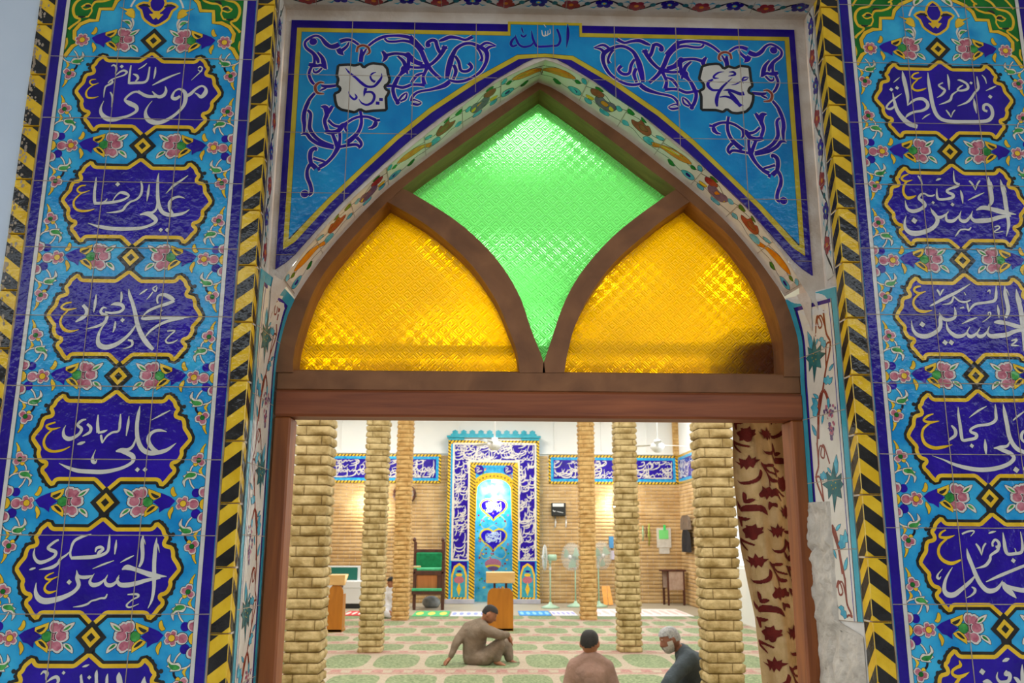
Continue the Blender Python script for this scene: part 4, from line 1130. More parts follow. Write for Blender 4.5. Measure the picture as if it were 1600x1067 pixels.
        seg([(X(.30), Z(.25)), (X(.36), Z(.02)), (X(.46), Z(.06)), (X(.44), Z(.2)), (X(.37), Z(.15)), (X(.45), Z(.0)), (X(.56), Z(.3))], BRN, 3.9, .0036)
        seg([(X(.66), Z(1.9)), (X(.58), Z(1.35)), (X(.45), Z(1.18)), (X(.36), Z(1.35))], BRN, 3.7, .0070)
        leaf((X(.32), Z(.5)), .028, AX(.5), TEAL, 0); leaf((X(.62), Z(.62)), .046, .1, TEALD, 1, 5.6); leaf((X(.66), Z(.5)), .040, AX(1.35), TEAL, 2, 5.2)
        for a in range(5):
            cpt = (X(.62)+.05*math.cos(a*1.3), Z(.62)+.012*math.sin(a*1.3))
            if ok(*cpt): Lf.fill([(cpt[0]+.012*math.cos(t), cpt[1]+.0022*math.sin(t)) for t in (0, 1.3, 2.6, 3.9, 5.2)], YELO, 6.4)
        leaf((X(.44), Z(1.05)), .030, AX(2.9), TEAL, 0); leaf((X(.66), Z(1.55)), .040, AX(1.2), TEAL, 0); leaf((X(.70), Z(1.85)), .026, AX(1.1), TEAL, 2); leaf((X(.5), Z(1.55)), .018, AX(-1.2), TEAL, 2)
        leaf((X(.30), Z(.9)), .020, AX(2.6), TEAL, 2); leaf((X(.58), Z(1.28)), .020, AX(.6), TEAL, 2); leaf((X(.50), Z(.35)), .016, AX(-.8), TEAL, 2)
        # bunch of grapes
        leaf((X(.36), Z(1.30)), .022, -1.57, TEAL, 2, 6)
        for i in range(70):
            a = rr.random(); wv = (.12 if a < .3 else .12*(1-(a-.3)/.7))+.01
            c = (X(.35)+rr.uniform(-1, 1)*wv, Z(1.42+.52*a))
            if ok(*c): G.fill([(c[0]+.022*math.cos(t), c[1]+.0052*math.sin(t)) for t in [i2*1.047 for i2 in range(6)]], (PURP, PURP, PNK, CRM)[rr.randrange(4)], 5+i*.02)
        q0 -= 2*rowh; k += 1
    z = ztf-.17
    while z > z_lo:
        zl = lowcut(.8)
        a_ = 1 if z-.02 > lowcut(.8) else .52
        if z > lowcut(.2): J.fill([(0, z-.001), (a_, z-.001-.004), (a_, z+.0012-.004), (0, z+.001)], GROUT, 8)
        z -= .195
    for f in ((V, 'vine'), (Lf, 'leaves'), (G, 'grapes'), (J, 'joints')): f[0].build(f[1], root)
    # plaster wedge poured between the two limbs at the head of the strip
    wd = MB(); ua, ub, uc_, zc_ = (.26, .60, .37, hit(417, 496, 0, XL+.02).z) if not right else (.46, .72, .60, hit(1277, 513, 0, XR-.03).z)
    q_ = []
    for i in range(9):
        t = i/8; z0_, z1_ = zt(ua)*(1-t)+zc_*t, zt(ub)*(1-t)+zc_*t; wob = .02*noise.noise(Vector((t*7, 3, 0)))
        q_ += [fm(ua*(1-t)+uc_*t+wob*(i > 0), z0_+(.006 if i == 0 else 0), .004), fm((ua*(1-t)+uc_*t+ub*(1-t)+uc_*t)/2, (z0_+z1_)/2+(.006 if i == 0 else 0), .010*(1-t*.5)), fm(ub*(1-t)+uc_*t+.012+wob, z1_+(.006 if i == 0 else 0), .004)]
    wf = [[3*i+k, 3*i+k+1, 3*i+k+4, 3*i+k+3] for i in range(8) for k in (0, 1)]
    wd.add(q_, wf if right else [f_[::-1] for f_ in wf], PLAS, True)
    wd.build('trim_'+('7' if right else '6'), kind='structure')
    return fm, root
fmL, _ = jamb('white grapevine tile strip lining the left door jamb', XL+.001, .042, backL, False)
fmR, _ = jamb('white grapevine tile strip lining the right door jamb, broken off at its foot', XR-.001, .057, backR, True)

# --- raw gypsum patch where tiles have fallen off the right jamb
gp = MB((.98, .2, 1.3)); nu, nv = 44, 240
def gpt(i, j):
    u = .50+.52*i/nu; v = 1.755-1.35*j/nv
    if v < 1.42: u = .02+1.0*i/nu if False else (.50-.48*min(1, (1.42-v)/.03))+ (1.02-(.50-.48*min(1, (1.42-v)/.03)))*i/nu
    p = Vector((u*3, v*9, 0)); h = .009+.012*noise.noise(p*1.6+Vector((3, 1, 0)))+.008*noise.noise(p*5)+.003*noise.noise(p*16)
    groove = abs(u-.55-.12*math.sin(v*16)-.05*noise.noise(Vector((v*30, 0, 0)))); h -= .012*math.exp(-(groove/.018)**2) if v < 1.56 else 0
    h -= .013*math.exp(-((v-1.615+.01*math.sin(u*20))/.009)**2)
    if i == nu: u += .03*noise.noise(Vector((v*12, 5, 0)))
    e = min(i/3, (nu-i)/3, 1)
    return fmR(u, v, max(.0005, h)*e+.0004)
gv = [gpt(i, j) for j in range(nv+1) for i in range(nu+1)]
gf = [[j*(nu+1)+i, (j+1)*(nu+1)+i, (j+1)*(nu+1)+i+1, j*(nu+1)+i+1] for j in range(nv) for i in range(nu)]
gp.add(gv, gf, simple('raw gypsum', (190, 180, 166), .95, c2=(218, 208, 194), scale=14, bstr=1, bscale=70, bdist=.006), True); gp.build('plaster_patch', label='rough grey white plaster patch where tiles fell off the right jamb', cat='plaster')

# ================================================================== wood
def woodmat(name, c1, c2, sx, sy, sz, rough=.42):
    m, N, L, b = newmat(name)
    tc = N.new('ShaderNodeTexCoord'); mp = N.new('ShaderNodeMapping'); mp.inputs['Scale'].default_value = (sx, sy, sz)
    nz = N.new('ShaderNodeTexNoise'); nz.inputs['Scale'].default_value = 1; nz.inputs['Detail'].default_value = 8; nz.inputs['Distortion'].default_value = .6
    cr = N.new('ShaderNodeValToRGB'); cr.color_ramp.elements[0].position = .3; cr.color_ramp.elements[1].position = .72
    cr.color_ramp.elements[0].color = srgb(*c1); cr.color_ramp.elements[1].color = srgb(*c2)
    L.new(tc.outputs['Object'], mp.inputs[0]); L.new(mp.outputs[0], nz.inputs['Vector']); L.new(nz.outputs['Fac'], cr.inputs[0]); L.new(cr.outputs[0], b.inputs['Base Color'])
    b.inputs['Roughness'].default_value = rough; bump(N, L, b, nz.outputs['Fac'], .25, .002); return m
WV = woodmat('oiled wood upright', (122, 62, 24), (166, 94, 42), 40, 40, 2.5, .55)
WH = woodmat('oiled wood lying', (118, 58, 30), (168, 94, 54), 2.5, 40, 40, .5)
WF = woodmat('frame wood', (118, 74, 42), (154, 102, 62), 9, 30, 9, .55)
zh0, zh1, zh2 = 2.0085, 2.0903, 2.155
root = empty('door_1', (.165, .3, 0), kind='structure')
b = MB(root.location); b.box((-.656, .27, 0), (-.602, .362, zh0), WV, .006); b.build('jamb', root)
b = MB(root.location); b.box((.9403, .27, 0), (.984, .362, zh0), WV, .006); b.build('jamb', root)
b = MB(root.location); b.box((-.656, .264, zh0), (.984, .362, zh1), WH, .007); b.build('head', root)
win = empty('window_1', (.165, .3, zh1), kind='structure')
b = MB(win.location); b.box((-.655, .276, zh1), (.983, .44, zh2), WF, .004); b.build('sill', win)
fr = MB(win.location)
for (O_, I_, flip) in ((backL, inL, False), (backR, inR, True)):
    O2 = [(x, max(z, zh2-.01)) for x, z in O_]; vs = []; fs = []
    I_ = [(x, z if i_ else 2.145) for i_, (x, z) in enumerate(I_)]
    for i in range(NB+1): vs += [(O2[i][0], YW, O2[i][1]), (I_[i][0], YW, I_[i][1]), (I_[i][0], .42, I_[i][1]), (O2[i][0], .42, O2[i][1])]
    for i in range(NB):
        a = 4*i; c = 4*(i+1)
        for k in range(4):
            q = [a+k, a+(k+1) % 4, c+(k+1) % 4, c+k]; fs.append(q[::-1] if flip else q)
    fr.add(vs, fs, WF)
# masonry closing the gap between the frame and the wall
fr.build('arched_frame', win)
# ribs: upper edge / lower edge of their front face in the photograph
R1u = pxs('626 293, 647 303, 717.5 348, 774 402, 810 458, 830 514, 850 566, 852 582', YW)
R1l = pxs('600 312, 606 315, 668 352, 731.5 407.5, 774 466.5, 796 517, 807.5 548, 812 582', YW)
R2u = pxs('1062 292, 1040 306, 980 350, 940.6 386.5, 904 431.5, 879 479, 862 530, 849 568, 848 582', YW)
R2l = pxs('1082 312, 1074 317, 1039 341, 1013 362, 962 407, 925 456, 899 507, 886 556, 882 582', YW)
for (u_, l_, flip) in ((R1u, R1l, True), (R2u, R2l, False)):
    a_, b_ = resample(sm(u_), 26), resample(sm(l_), 26); m = MB(win.location); vs = []; fs = []
    for i in range(27): vs += [(a_[i][0], YW+.003, a_[i][1]), (b_[i][0], YW+.003, b_[i][1]), (b_[i][0], .40, b_[i][1]), (a_[i][0], .40, a_[i][1])]
    for i in range(26):
        p0, p1 = 4*i, 4*(i+1)
        for k in range(4):
            q = [p0+k, p0+(k+1) % 4, p1+(k+1) % 4, p1+k]; fs.append(q[::-1] if flip else q)
    fs += [[0, 1, 2, 3], [104, 105, 106, 107][::-1]]
    m.add(vs, fs, WF); m.build('rib', win)
# pressed glass
def glassmat(name, col, tint):
    m = bpy.data.materials.new(name); m.use_nodes = True; N, L = m.node_tree.nodes, m.node_tree.links
    N.remove(N['Principled BSDF']); out = N['Material Output']
    tc = N.new('ShaderNodeTexCoord')
    def cells(scale, rotz=math.pi/4):
        mp = N.new('ShaderNodeMapping'); mp.inputs['Rotation'].default_value = (0, rotz, 0); mp.inputs['Scale'].default_value = (scale,)*3
        L.new(tc.outputs['Object'], mp.inputs[0]); sp = N.new('ShaderNodeSeparateXYZ'); L.new(mp.outputs[0], sp.inputs[0])
        o = []
        for ax in (0, 2):
            f = N.new('ShaderNodeMath'); f.operation = 'PINGPONG'; f.inputs[1].default_value = .5; L.new(sp.outputs[ax], f.inputs[0]); o.append(f.outputs[0])
        return o
    a = cells(1/0.034); c = cells(1/0.034*3)
    mx = N.new('ShaderNodeMath'); mx.operation = 'MAXIMUM'; L.new(a[0], mx.inputs[0]); L.new(a[1], mx.inputs[1])
    sn = N.new('ShaderNodeMath'); sn.operation = 'SINE'; ml = N.new('ShaderNodeMath'); ml.operation = 'MULTIPLY'; ml.inputs[1].default_value = 25; L.new(mx.outputs[0], ml.inputs[0]); L.new(ml.outputs[0], sn.inputs[0])
    ad = N.new('ShaderNodeMath'); ad.operation = 'ADD'; L.new(sn.outputs[0], ad.inputs[0]); ad2 = N.new('ShaderNodeMath'); ad2.operation = 'ADD'; L.new(c[0], ad.inputs[1]); L.new(ad.outputs[0], ad2.inputs[0]); L.new(c[1], ad2.inputs[1])
    bp = N.new('ShaderNodeBump'); bp.inputs['Strength'].default_value = .8; bp.inputs['Distance'].default_value = .0022; L.new(ad2.outputs[0], bp.inputs['Height'])
    tr = N.new('ShaderNodeBsdfTranslucent'); tr.inputs[0].default_value = col; L.new(bp.outputs[0], tr.inputs['Normal'])
    tp = N.new('ShaderNodeBsdfRefraction'); tp.inputs[0].default_value = tint; tp.inputs['Roughness'].default_value = .22; tp.inputs['IOR'].default_value = 1.12; L.new(bp.outputs[0], tp.inputs['Normal'])
    gl = N.new('ShaderNodeBsdfGlossy'); gl.inputs['Roughness'].default_value = .12; L.new(bp.outputs[0], gl.inputs['Normal']); gl.inputs[0].default_value = (1, 1, 1, 1)
    m1 = N.new('ShaderNodeMixShader'); m1.inputs[0].default_value = .22; L.new(tr.outputs[0], m1.inputs[1]); L.new(tp.outputs[0], m1.inputs[2])
    m2 = N.new('ShaderNodeMixShader'); m2.inputs[0].default_value = .06; L.new(m1.outputs[0], m2.inputs[1]); L.new(gl.outputs[0], m2.inputs[2]); L.new(m2.outputs[0], out.inputs[0])
    return m
GLG = glassmat('green pressed glass', (.20, 1.0, .22, 1), (.14, .95, .16, 1)); GLA = glassmat('amber pressed glass', (1.0, .55, .0, 1), (1.0, .50, .0, 1))
def mid(a, b): return [((p[0]+q[0])/2, (p[1]+q[1])/2) for p, q in zip(resample(a, 30), resample(b, 30))]
m1_ = mid(sm(R1u), sm(R1l)); m2_ = mid(sm(R2u), sm(R2l))
def pane(name, poly, mat):
    m = MB(win.location); m.add([(x, YG, z) for x, z in poly], [list(range(len(poly)))], mat)
    return m.build('pane', win)
oL = [((a[0]+b_[0])/2, (a[1]+b_[1])/2) for a, b_ in zip(backL, inL)]; oR = [((a[0]+b_[0])/2, (a[1]+b_[1])/2) for a, b_ in zip(backR, inR)]
zj = m1_[0][1]; zk = m2_[0][1]; zc = zh2-.01
pane('pane', [(oL[0][0], zc)] + [q for q in oL if zc < q[1] < zj+.0] + m1_[:] , GLA)
pane('pane', [(oR[0][0], zc)] + [q for q in oR if zc < q[1] < zk] + m2_[:], GLA)
pane('pane', m1_[::-1] + [q for q in oL if q[1] > zj] + [q for q in oR[::-1] if q[1] > zk] + m2_, GLG)
# ================================================================== the prayer hall behind the door
XW, XE, YB = -4.9, 5.1, 20.8
HW = simple('hall white paint', (226, 228, 226), .85, c2=(232, 232, 228), scale=1.5, bstr=.1, bscale=12)
BRK = simple('split stone brick', (158, 134, 82), .85, c2=(208, 186, 136), scale=9, bstr=.8, bscale=38, bdist=.01)
BRK2 = simple('orange split brick', (186, 144, 82), .85, c2=(210, 174, 114), scale=7, bstr=.6, bscale=38, bdist=.01)
JNT = simple('brick joint', (150, 122, 72), .95)
BRW = simple('wall brick', (180, 144, 92), .85, c2=(206, 174, 124), scale=3, bstr=.5, bscale=30, bdist=.01)
def brick_rows(m, a, b, z0, z1, nrm, mat, p=.092, n=1):
    """courses of long rounded bricks on a straight wall from a to b (x,y); nrm points out of the wall"""
    z = z0; a = Vector((a[0], a[1], 0)); b = Vector((b[0], b[1], 0)); d = (b-a).normalized(); L = (b-a).length; nv = Vector((nrm[0], nrm[1], 0)); r_ = random.Random(11); k = 0
    while z < z1-.01:
        x = 0 if k % 2 else -.15
        while x < L:
            x0, x1 = max(0, x+.004), min(L, x+.30); 
            if x1-x0 > .03:
                e = .020+r_.uniform(-.005, .005); h = p-.004; prof = [(0, 0), (e*.75, .012), (e, h*.35), (e*.95, h*.62), (e*.6, h-.010), (0, h)]
                vs = [a+d*t+nv*q+Vector((0, 0, z+w_)) for t in (x0, x1) for q, w_ in prof]; N_ = len(prof)
                fs = [[i, i+1, N_+i+1, N_+i] for i in range(N_-1)] + [list(range(N_))[::-1], [N_+i for i in range(N_)]]
                m.add(vs, fs, mat, False)
            x += .304
        z += p; k += 1
# floor, ceiling, walls
f = MB(); f.box((-12, .0, -.15), (12, 24, 0), simple('floor tile', (170, 160, 140), .6)); f.build('floor', kind='structure')
c = MB(); c.box((XW-.3, .36, CEIL), (XE+.3, YB+1.6, CEIL+.2), HW); c.build('ceiling', kind='structure')
MX0, MX1, MZ1 = -.62+.28, .98-.28, 3.2     # niche opening
zt_, zb_ = 3.786, 3.03
bw = MB()
NX0, NX1, NZ = atY(742.5, 850, 20.55).x, atY(799.5, 850, 20.55).x, 3.42
bw.box((XW-.3, YB, -.15), (NX0, YB+.3, CEIL), HW); bw.box((NX1, YB, -.15), (XE+.3, YB+.3, CEIL), HW); bw.box((NX0, YB, NZ), (NX1, YB+.3, CEIL), HW)
brick_rows(bw, (XW, YB), (-.95, YB), 0, zb_+.02, (0, -1), BRW); brick_rows(bw, (1.3, YB), (XE, YB), 0, zb_+.02, (0, -1), BRW)
brick_rows(bw, (atY(687.5, 730, YB).x, YB), (-.95, YB), zb_, zt_-.02, (0, -1), BRW); brick_rows(bw, (1.3, YB), (atY(857, 730, YB).x, YB), zb_, zt_-.02, (0, -1), BRW)
# shallow window recess lines of the white upper wall
for px_ in (534, 716, 867, 940, 1010): 
    x = atY(px_, 690, YB).x; bw.box((x-.02, YB-.03, zt_+.12), (x+.02, YB, CEIL), HW)
bw.box((XW, YB-.05, zt_+.02), (XE, YB, zt_+.07), HW)
_a, _b = atY(1052, 690, YB-.12).x, XE
brick_rows(bw, (_a, YB-.12), (_b, YB-.12), zt_+.02, CEIL, (0, -1), BRK2); bw.box((_a, YB-.12, zt_), (_b, YB, CEIL), BRK2)
bw.build('wall_back', kind='structure')
# right wall with its window
WY0, WY1, WZ0, WZ1 = 12.2, 16.3, 1.05, 4.4
er = MB()
for (a, b) in (((XE, .36, -.15), (XE+.3, WY0, CEIL)), ((XE, WY1, -.15), (XE+.3, YB+.3, CEIL)), ((XE, WY0, -.15), (XE+.3, WY1, WZ0)), ((XE, WY0, WZ1), (XE+.3, WY1, CEIL))): er.box(a, b, HW)
brick_rows(er, (XE, YB), (XE, WY1+.05), 0, zb_+.02, (-1, 0), BRW)
er.build('wall_right', kind='structure')
lw = MB(); lw.box((XW-.3, .36, -.15), (XW, YB+.3, CEIL), HW); brick_rows(lw, (XW, 9), (XW, YB), 0, zb_, (1, 0), BRW); lw.build('wall_side', kind='structure')
FRM = simple('white frame paint', (235, 236, 236), .4)
w2 = empty('window_2', (XE+.1, (WY0+WY1)/2, WZ0), kind='structure')
for y in (WY0, WY0+1.35, WY0+2.7, WY1-.06):
    m = MB(w2.location); m.box((XE+.06, y, WZ0), (XE+.14, y+.06, WZ1), FRM); m.build('mullion', w2)
for z in (WZ0, WZ1-.06): m = MB(w2.location); m.box((XE+.05, WY0, z), (XE+.15, WY1, z+.06), FRM); m.build('rail', w2)
# unseen ceiling fittings added to carry the hall light (lights set at the top)
EM = bpy.data.materials.new('lamp diffuser'); EM.use_nodes = True; _b = EM.node_tree.nodes['Principled BSDF']; _b.inputs['Emission Color'].default_value = (1, .98, .94, 1); _b.inputs['Emission Strength'].default_value = 6
for i, (x, y) in enumerate(FIT):
    lf = empty('added_ceiling_light', (x, y, CEIL), 'unseen white ceiling light fitting added to light the prayer hall', 'light', 'added ceiling light fittings')
    m = MB((x, y, CEIL)); m.box((x-.65, y-.3, CEIL-.08), (x+.65, y+.3, CEIL), FRM, .01); m.build('housing', lf)
    m = MB((x, y, CEIL)); m.box((x-.6, y-.25, CEIL-.10), (x+.6, y+.25, CEIL-.085), EM); m.build('diffuser', lf)

# --- calligraphy bands
def squiggles(P, u0, u1, v0, v1, seed, mat, n=None, w=.030, lay=3):
    r_ = random.Random(seed); H = v1-v0; W_ = u1-u0; area_ = W_*H
    n = n or int(area_*26)+2
    for i in range(n):
        cx, cy = r_.uniform(u0, u1), r_.uniform(v0, v1); k = r_.randrange(4); s_ = min(H, W_)*r_.uniform(.22, .42) if H > W_ else H*r_.uniform(.3, .5)
        if k == 0: pts = [(cx, cy+s_, .4), (cx+.01, cy, 1), (cx-.02, cy-s_*.7, .8), (cx-s_*.3, cy-s_, .4)]
        elif k == 1: pts = [(cx+s_, cy+.2*s_, .3), (cx+.6*s_, cy-.4*s_, 1), (cx, cy-.6*s_, 1.2), (cx-.7*s_, cy-.4*s_, 1), (cx-.9*s_, cy+.2*s_, .3)]
        elif k == 2: pts = [(cx-.2*s_, cy+.4*s_, .5), (cx+.3*s_, cy+.5*s_, 1), (cx+.35*s_, cy, 1), (cx-.2*s_, cy-.3*s_, 1), (cx-.8*s_, cy-.4*s_, .4)]
        else: pts = [(cx+.8*s_, cy+.3*s_, .4), (cx+.3*s_, cy-.1*s_, .9), (cx+.1*s_, cy+.2*s_, .6), (cx-.2*s_, cy-.15*s_, .9), (cx-.4*s_, cy+.2*s_, .6), (cx-.8*s_, cy-.2*s_, .5)]
        pts = [(min(max(a, u0+.01), u1-.01), min(max(b, v0+.01), v1-.01), c_*w*.8) for a, b, c_ in pts]
        P.line(pts, mat, lay, n=3)
def rope(P, u0, v0, u1, v1, wd, lay=3, step=.09):
    """yellow strip with slanting black marks"""
    L = math.hypot(u1-u0, v1-v0); d = ((u1-u0)/L, (v1-v0)/L); n_ = (-d[1], d[0])
    q = lambda t, s_: (u0+d[0]*t+n_[0]*s_*wd, v0+d[1]*t+n_[1]*s_*wd)
    P.fill([q(0, 0), q(L, 0), q(L, 1), q(0, 1)], YEL, lay); t = 0
    while t < L-step: P.fill([q(t, 0), q(t+step*.38, 0), q(t+step*.38+wd*.7, 1) if t+step*.38+wd*.7 < L else q(L, 1), q(min(L, t+wd*.7), 1)], BLK, lay+.5); t += step
def band(label, fmap, L, off, flip, seed):
    root = empty('inscription_band', off, label, 'tile band', 'blue calligraphy bands of the hall'); H = zt_-zb_
    P = Paint(fmap, off, flip); P.fill([(0, 0), (L, 0), (L, H), (0, H)], TURQ, 1)
    for (a, b, c_, d_) in ((0, 0, L, 0), (0, H-.06, L, H-.06), ): rope(P, a, b, c_, d_, .06, 2)
    rope(P, .06, 0, .06, H, .06, 2); rope(P, L, 0, L, H, .06, 2)
    P.build('frame', root)
    P = Paint(fmap, off, flip); P.fill([(.13, .13), (L-.13, .13), (L-.13, H-.13), (.13, H-.13)], NAVY, 3); P.build('field', root)
    P = Paint(fmap, off, flip); squiggles(P, .15, L-.15, .15, H-.15, seed, WHT, int(L*22), .034, 4); P.build('inscription', root)
xa, xb_ = XW+.02, atY(689, 730, YB).x
band('blue calligraphy tile band on the back wall left of the prayer niche', strip_map((xa, YB-.028, zb_), (1, 0, 0), (0, 0, 1), (0, -1, 0)), xb_-xa, (xa, YB-.028, zb_), False, 3)
xa, xb_ = atY(857, 730, YB).x, XE-.03
band('blue calligraphy tile band on the back wall right of the prayer niche', strip_map((xa, YB-.028, zb_), (1, 0, 0), (0, 0, 1), (0, -1, 0)), xb_-xa, (xa, YB-.028, zb_), False, 5)
band('blue calligraphy tile band turning onto the right side wall', strip_map((XE-.028, YB-.03, zb_), (0, -1, 0), (0, 0, 1), (-1, 0, 0)), 4.3, (XE-.028, YB-.03, zb_), False, 6)

# --- prayer niche (mihrab)
MAR = simple('grey marble', (196, 196, 206), .3, c2=(170, 172, 190), scale=3)
ALC = glaze('alcove glaze', (40, 150, 180), (96, 190, 200), 5)
def mihrab():
    YF = 20.5; x0, x1 = atY(697.5, 850, YF).x, atY(843, 850, YF).x; zt = atY(770, 688, YF).z
    root = empty('prayer_niche', ((x0+x1)/2, YF, 0), 'tall blue tiled prayer niche with hearts in the middle of the back wall', 'prayer niche'); off = root.location
    X = lambda px_: atY(px_, 850, YF).x; Z = lambda py: atY(770, py, YF).z
    zbase = Z(936)
    nx0, nx1 = X(742.5), X(799.5); cx = (nx0+nx1)/2; zs0 = Z(770); zap = Z(747.5)
    arch = [(nx0, zbase), (nx0, zs0)] + [(nx0+(cx-nx0)*(1-math.cos(t))*.999, zs0+(zap-zs0)*math.sin(t)) for t in [R(a) for a in (15, 30, 45, 60, 75)]] + [(cx, zap)]
    arch = arch + [(2*cx-a, b) for a, b in arch[-2::-1]]
    # body: two piers and head pierced by the pointed opening
    m = MB(off); A2 = resample(arch, 80)
    m.prism([(x0, 0), (nx0, 0), (nx0, zt), (x0, zt)], YF, YB, TURQ); m.prism([(nx1, 0), (x1, 0), (x1, zt), (nx1, zt)], YF, YB, TURQ)
    up = [q for q in A2 if q[1] > zs0-.001]
    up = [(nx0, zs0)]+up+[(nx1, zs0)]
    for i in range(len(up)-1):
        a, b = up[i], up[i+1]
        m.add([(a[0], YF, a[1]), (b[0], YF, b[1]), (b[0], YF, zt), (a[0], YF, zt), (a[0], YB, a[1]), (b[0], YB, b[1])], [[0, 1, 2, 3], [0, 4, 5, 1]], TURQ)
    m.add([(nx0, YF, zt), (nx1, YF, zt), (nx1, YB, zt), (nx0, YB, zt)], [[0, 1, 2, 3]], TURQ)
    m.build('surround', root)
    m = MB(off)
    for a, b in ((x0-.02, nx0), (nx1, x1+.02)): m.box((a, YF-.05, 0), (b, YF+.02, zbase), MAR, .01)
    m.build('plinth', root)
    # alcove
    YA = 21.25; m = MB(off)
    m.box((nx0-.25, YA, -.1), (nx1+.25, YA+.1, zt), ALC)
    m.box((nx0-.1, YB-.02, -.1), (nx0, YA, zt), TURQ); m.box((nx1, YB-.02, -.1), (nx1+.1, YA, zt), TURQ); m.box((nx0-.1, YB, zap+.06), (nx1+.1, YA, zap+.16), WHT)
    m.build('alcove', root)
    P = Paint(planeY(YF), off)
    w_ = X(703)-x0
    rope(P, x0+w_*.8, zbase, x0+w_*.8, zt, w_*.8, 2, .085); rope(P, x1, zbase, x1, zt, w_*.8, 2, .085); rope(P, x0, zt-.10, x1, zt-.10, .10, 2.2, .09)
    P.fill([(X(705), Z(876)), (X(733), Z(876)), (X(733), Z(722)), (X(809), Z(722)), (X(809), Z(876)), (X(838), Z(876)), (X(838), Z(692)), (X(705), Z(692))], CRM, 3)
    rope(P, X(742), zbase, X(742), Z(727), X(742)-X(733), 3.2, .085); rope(P, X(809.5), zbase, X(809.5), Z(727), X(809.5)-X(800.5), 3.2, .085); rope(P, X(733), Z(727), X(809), Z(727), Z(722.5)-Z(727), 3.4, .085)
    P.build('rope_border', root)
    P = Paint(planeY(YF), off)
    bnd = [(X(708), Z(874)), (X(730), Z(874)), (X(730), Z(719)), (X(812), Z(719)), (X(812), Z(874)), (X(835.5), Z(874)), (X(835.5), Z(695)), (X(708), Z(695))]
    P.fill(bnd, NAVY, 4)
    squiggles(P, X(708), X(730), Z(874), Z(720), 21, WHT, 88, .030, 5); squiggles(P, X(812), X(835.5), Z(874), Z(720), 22, WHT, 88, .030, 5); squiggles(P, X(708), X(835.5), Z(719), Z(695), 23, WHT, 74, .030, 5)
    P.build('inscription', root)
    P = Paint(planeY(YF), off)
    # spandrel around the arch head
    a_o = [(a+(-.11 if a < cx else (.11 if a > cx else 0)), b+(.13 if b > zs0 else 0)) for a, b in arch]
    P.line([(a, b, .17) for a, b in [(nx0-.075, zs0-.7)] + [( (a+b2[0])/2, (b+b2[1])/2) for (a, b), b2 in zip(arch[1:-1], a_o[1:-1])] + [(nx1+.075, zs0-.7)]], YEL, 3.6, n=1)
    hd = [( (a+b2[0])/2, (b+b2[1])/2) for (a, b), b2 in zip(resample(arch, 70), resample(a_o, 70))]
    for i in range(2, 69):
        if hd[i][1] > zs0-.1: P.disc(hd[i], .022, (BLK, BRN)[i % 2], 4.2, 6)
    for px_ in (747.7, 793.8): P.disc((X(px_), Z(734.3)), 7.6/61.3, NAVY, 4, 18); squiggles(P, X(px_)-.08, X(px_)+.08, Z(734.3)-.08, Z(734.3)+.08, 9, WHT, 6, .02, 5)
    for k in range(26):
        r_ = random.Random(k); sx_ = r_.choice((-1, 1)); P.disc((cx+sx_*r_.uniform(.2, .5), Z(725)-r_.uniform(0, .35)), .022, (YEL, GRN, PNK)[k % 3], 3.4, 7)
    P.build('spandrel', root)
    for (c0, c1) in ((705.7, 730.5), (812.5, 836)):
        P = Paint(planeY(YF), off); a, b = X(c0), X(c1); mx = (a+b)/2; z0, z1 = Z(933), Z(877)
        P.fill([(a, z0), (b, z0), (b, z1), (a, z1)], NAVY, 3.6)
        ar = [(a, z0), (a, z0+(z1-z0)*.62), (a+(mx-a)*.35, z0+(z1-z0)*.86), (mx, z1-.04), (b-(mx-a)*.35, z0+(z1-z0)*.86), (b, z0+(z1-z0)*.62), (b, z0)]
        P.fill(ar, YEL, 3.9); P.fill([(mx+(q[0]-mx)*.78, z0+(q[1]-z0)*.93) for q in ar], TURQG, 4.4)
        P.disc((mx, z0+(z1-z0)*.48), .13, PNK, 5, 12, .09); P.disc((mx, z0+(z1-z0)*.62), .09, YEL, 5.2, 10, .04); P.disc((mx, z0+(z1-z0)*.22), .06, YEL, 5, 4, .17); P.disc((mx, z0+(z1-z0)*.72), .07, NAVY, 5, 10, .03)
        rope(P, a, z0-.06, b, z0-.06, .06, 4, .085)
        P.build('side_panel', root)
    # what is painted on the back of the alcove
    P = Paint(planeY(YA), off); AX = lambda px_: atY(px_, 850, YA).x; AZ = lambda py: atY(770, py, YA).z
    def heart(cy, w2, h2, seed):
        pts = [(cx+w2*16*math.sin(t)**3/16, cy+h2*(13*math.cos(t)-5*math.cos(2*t)-2*math.cos(3*t)-math.cos(4*t))/17) for t in [2*math.pi*k/40 for k in range(40)]]
        P.line(pts, YEL, 2, .09, n=1, closed=True); P.fill(pts, NAVY, 3)
        squiggles(P, cx-w2*.62, cx+w2*.62, cy-h2*.35, cy+h2*.55, seed, WHT, 26, .024, 4)
    heart(AZ(794), .33, .30, 31); heart(AZ(841), .33, .31, 32)
    for sy in (0, 1):
        for sx_ in (-1, 1): P.line([(cx, AZ(812+sy*47), .012), (cx+sx_*.2, AZ(806+sy*47), .02), (cx+sx_*.34, AZ(818+sy*47), .02), (cx+sx_*.22, AZ(826+sy*47), .015), (cx, AZ(820+sy*47), .01)], YELO, 2.4)
    P.disc((cx, AZ(881)), .22, PNK, 3, 14, .14); P.disc((cx, AZ(885)), .2, YEL, 3.4, 14, .05); P.disc((cx, AZ(888)), .15, PURP, 3.8, 12, .06)
    for k in range(110):
        r_ = random.Random(k+50); P.disc((cx+r_.uniform(-.42, .42), AZ(932)+r_.uniform(0, 2.4)), r_.uniform(.016, .032), (YEL, GRN, PNK, RED)[k % 4], 2.8, 7)
    P.build('heart_panel', root)
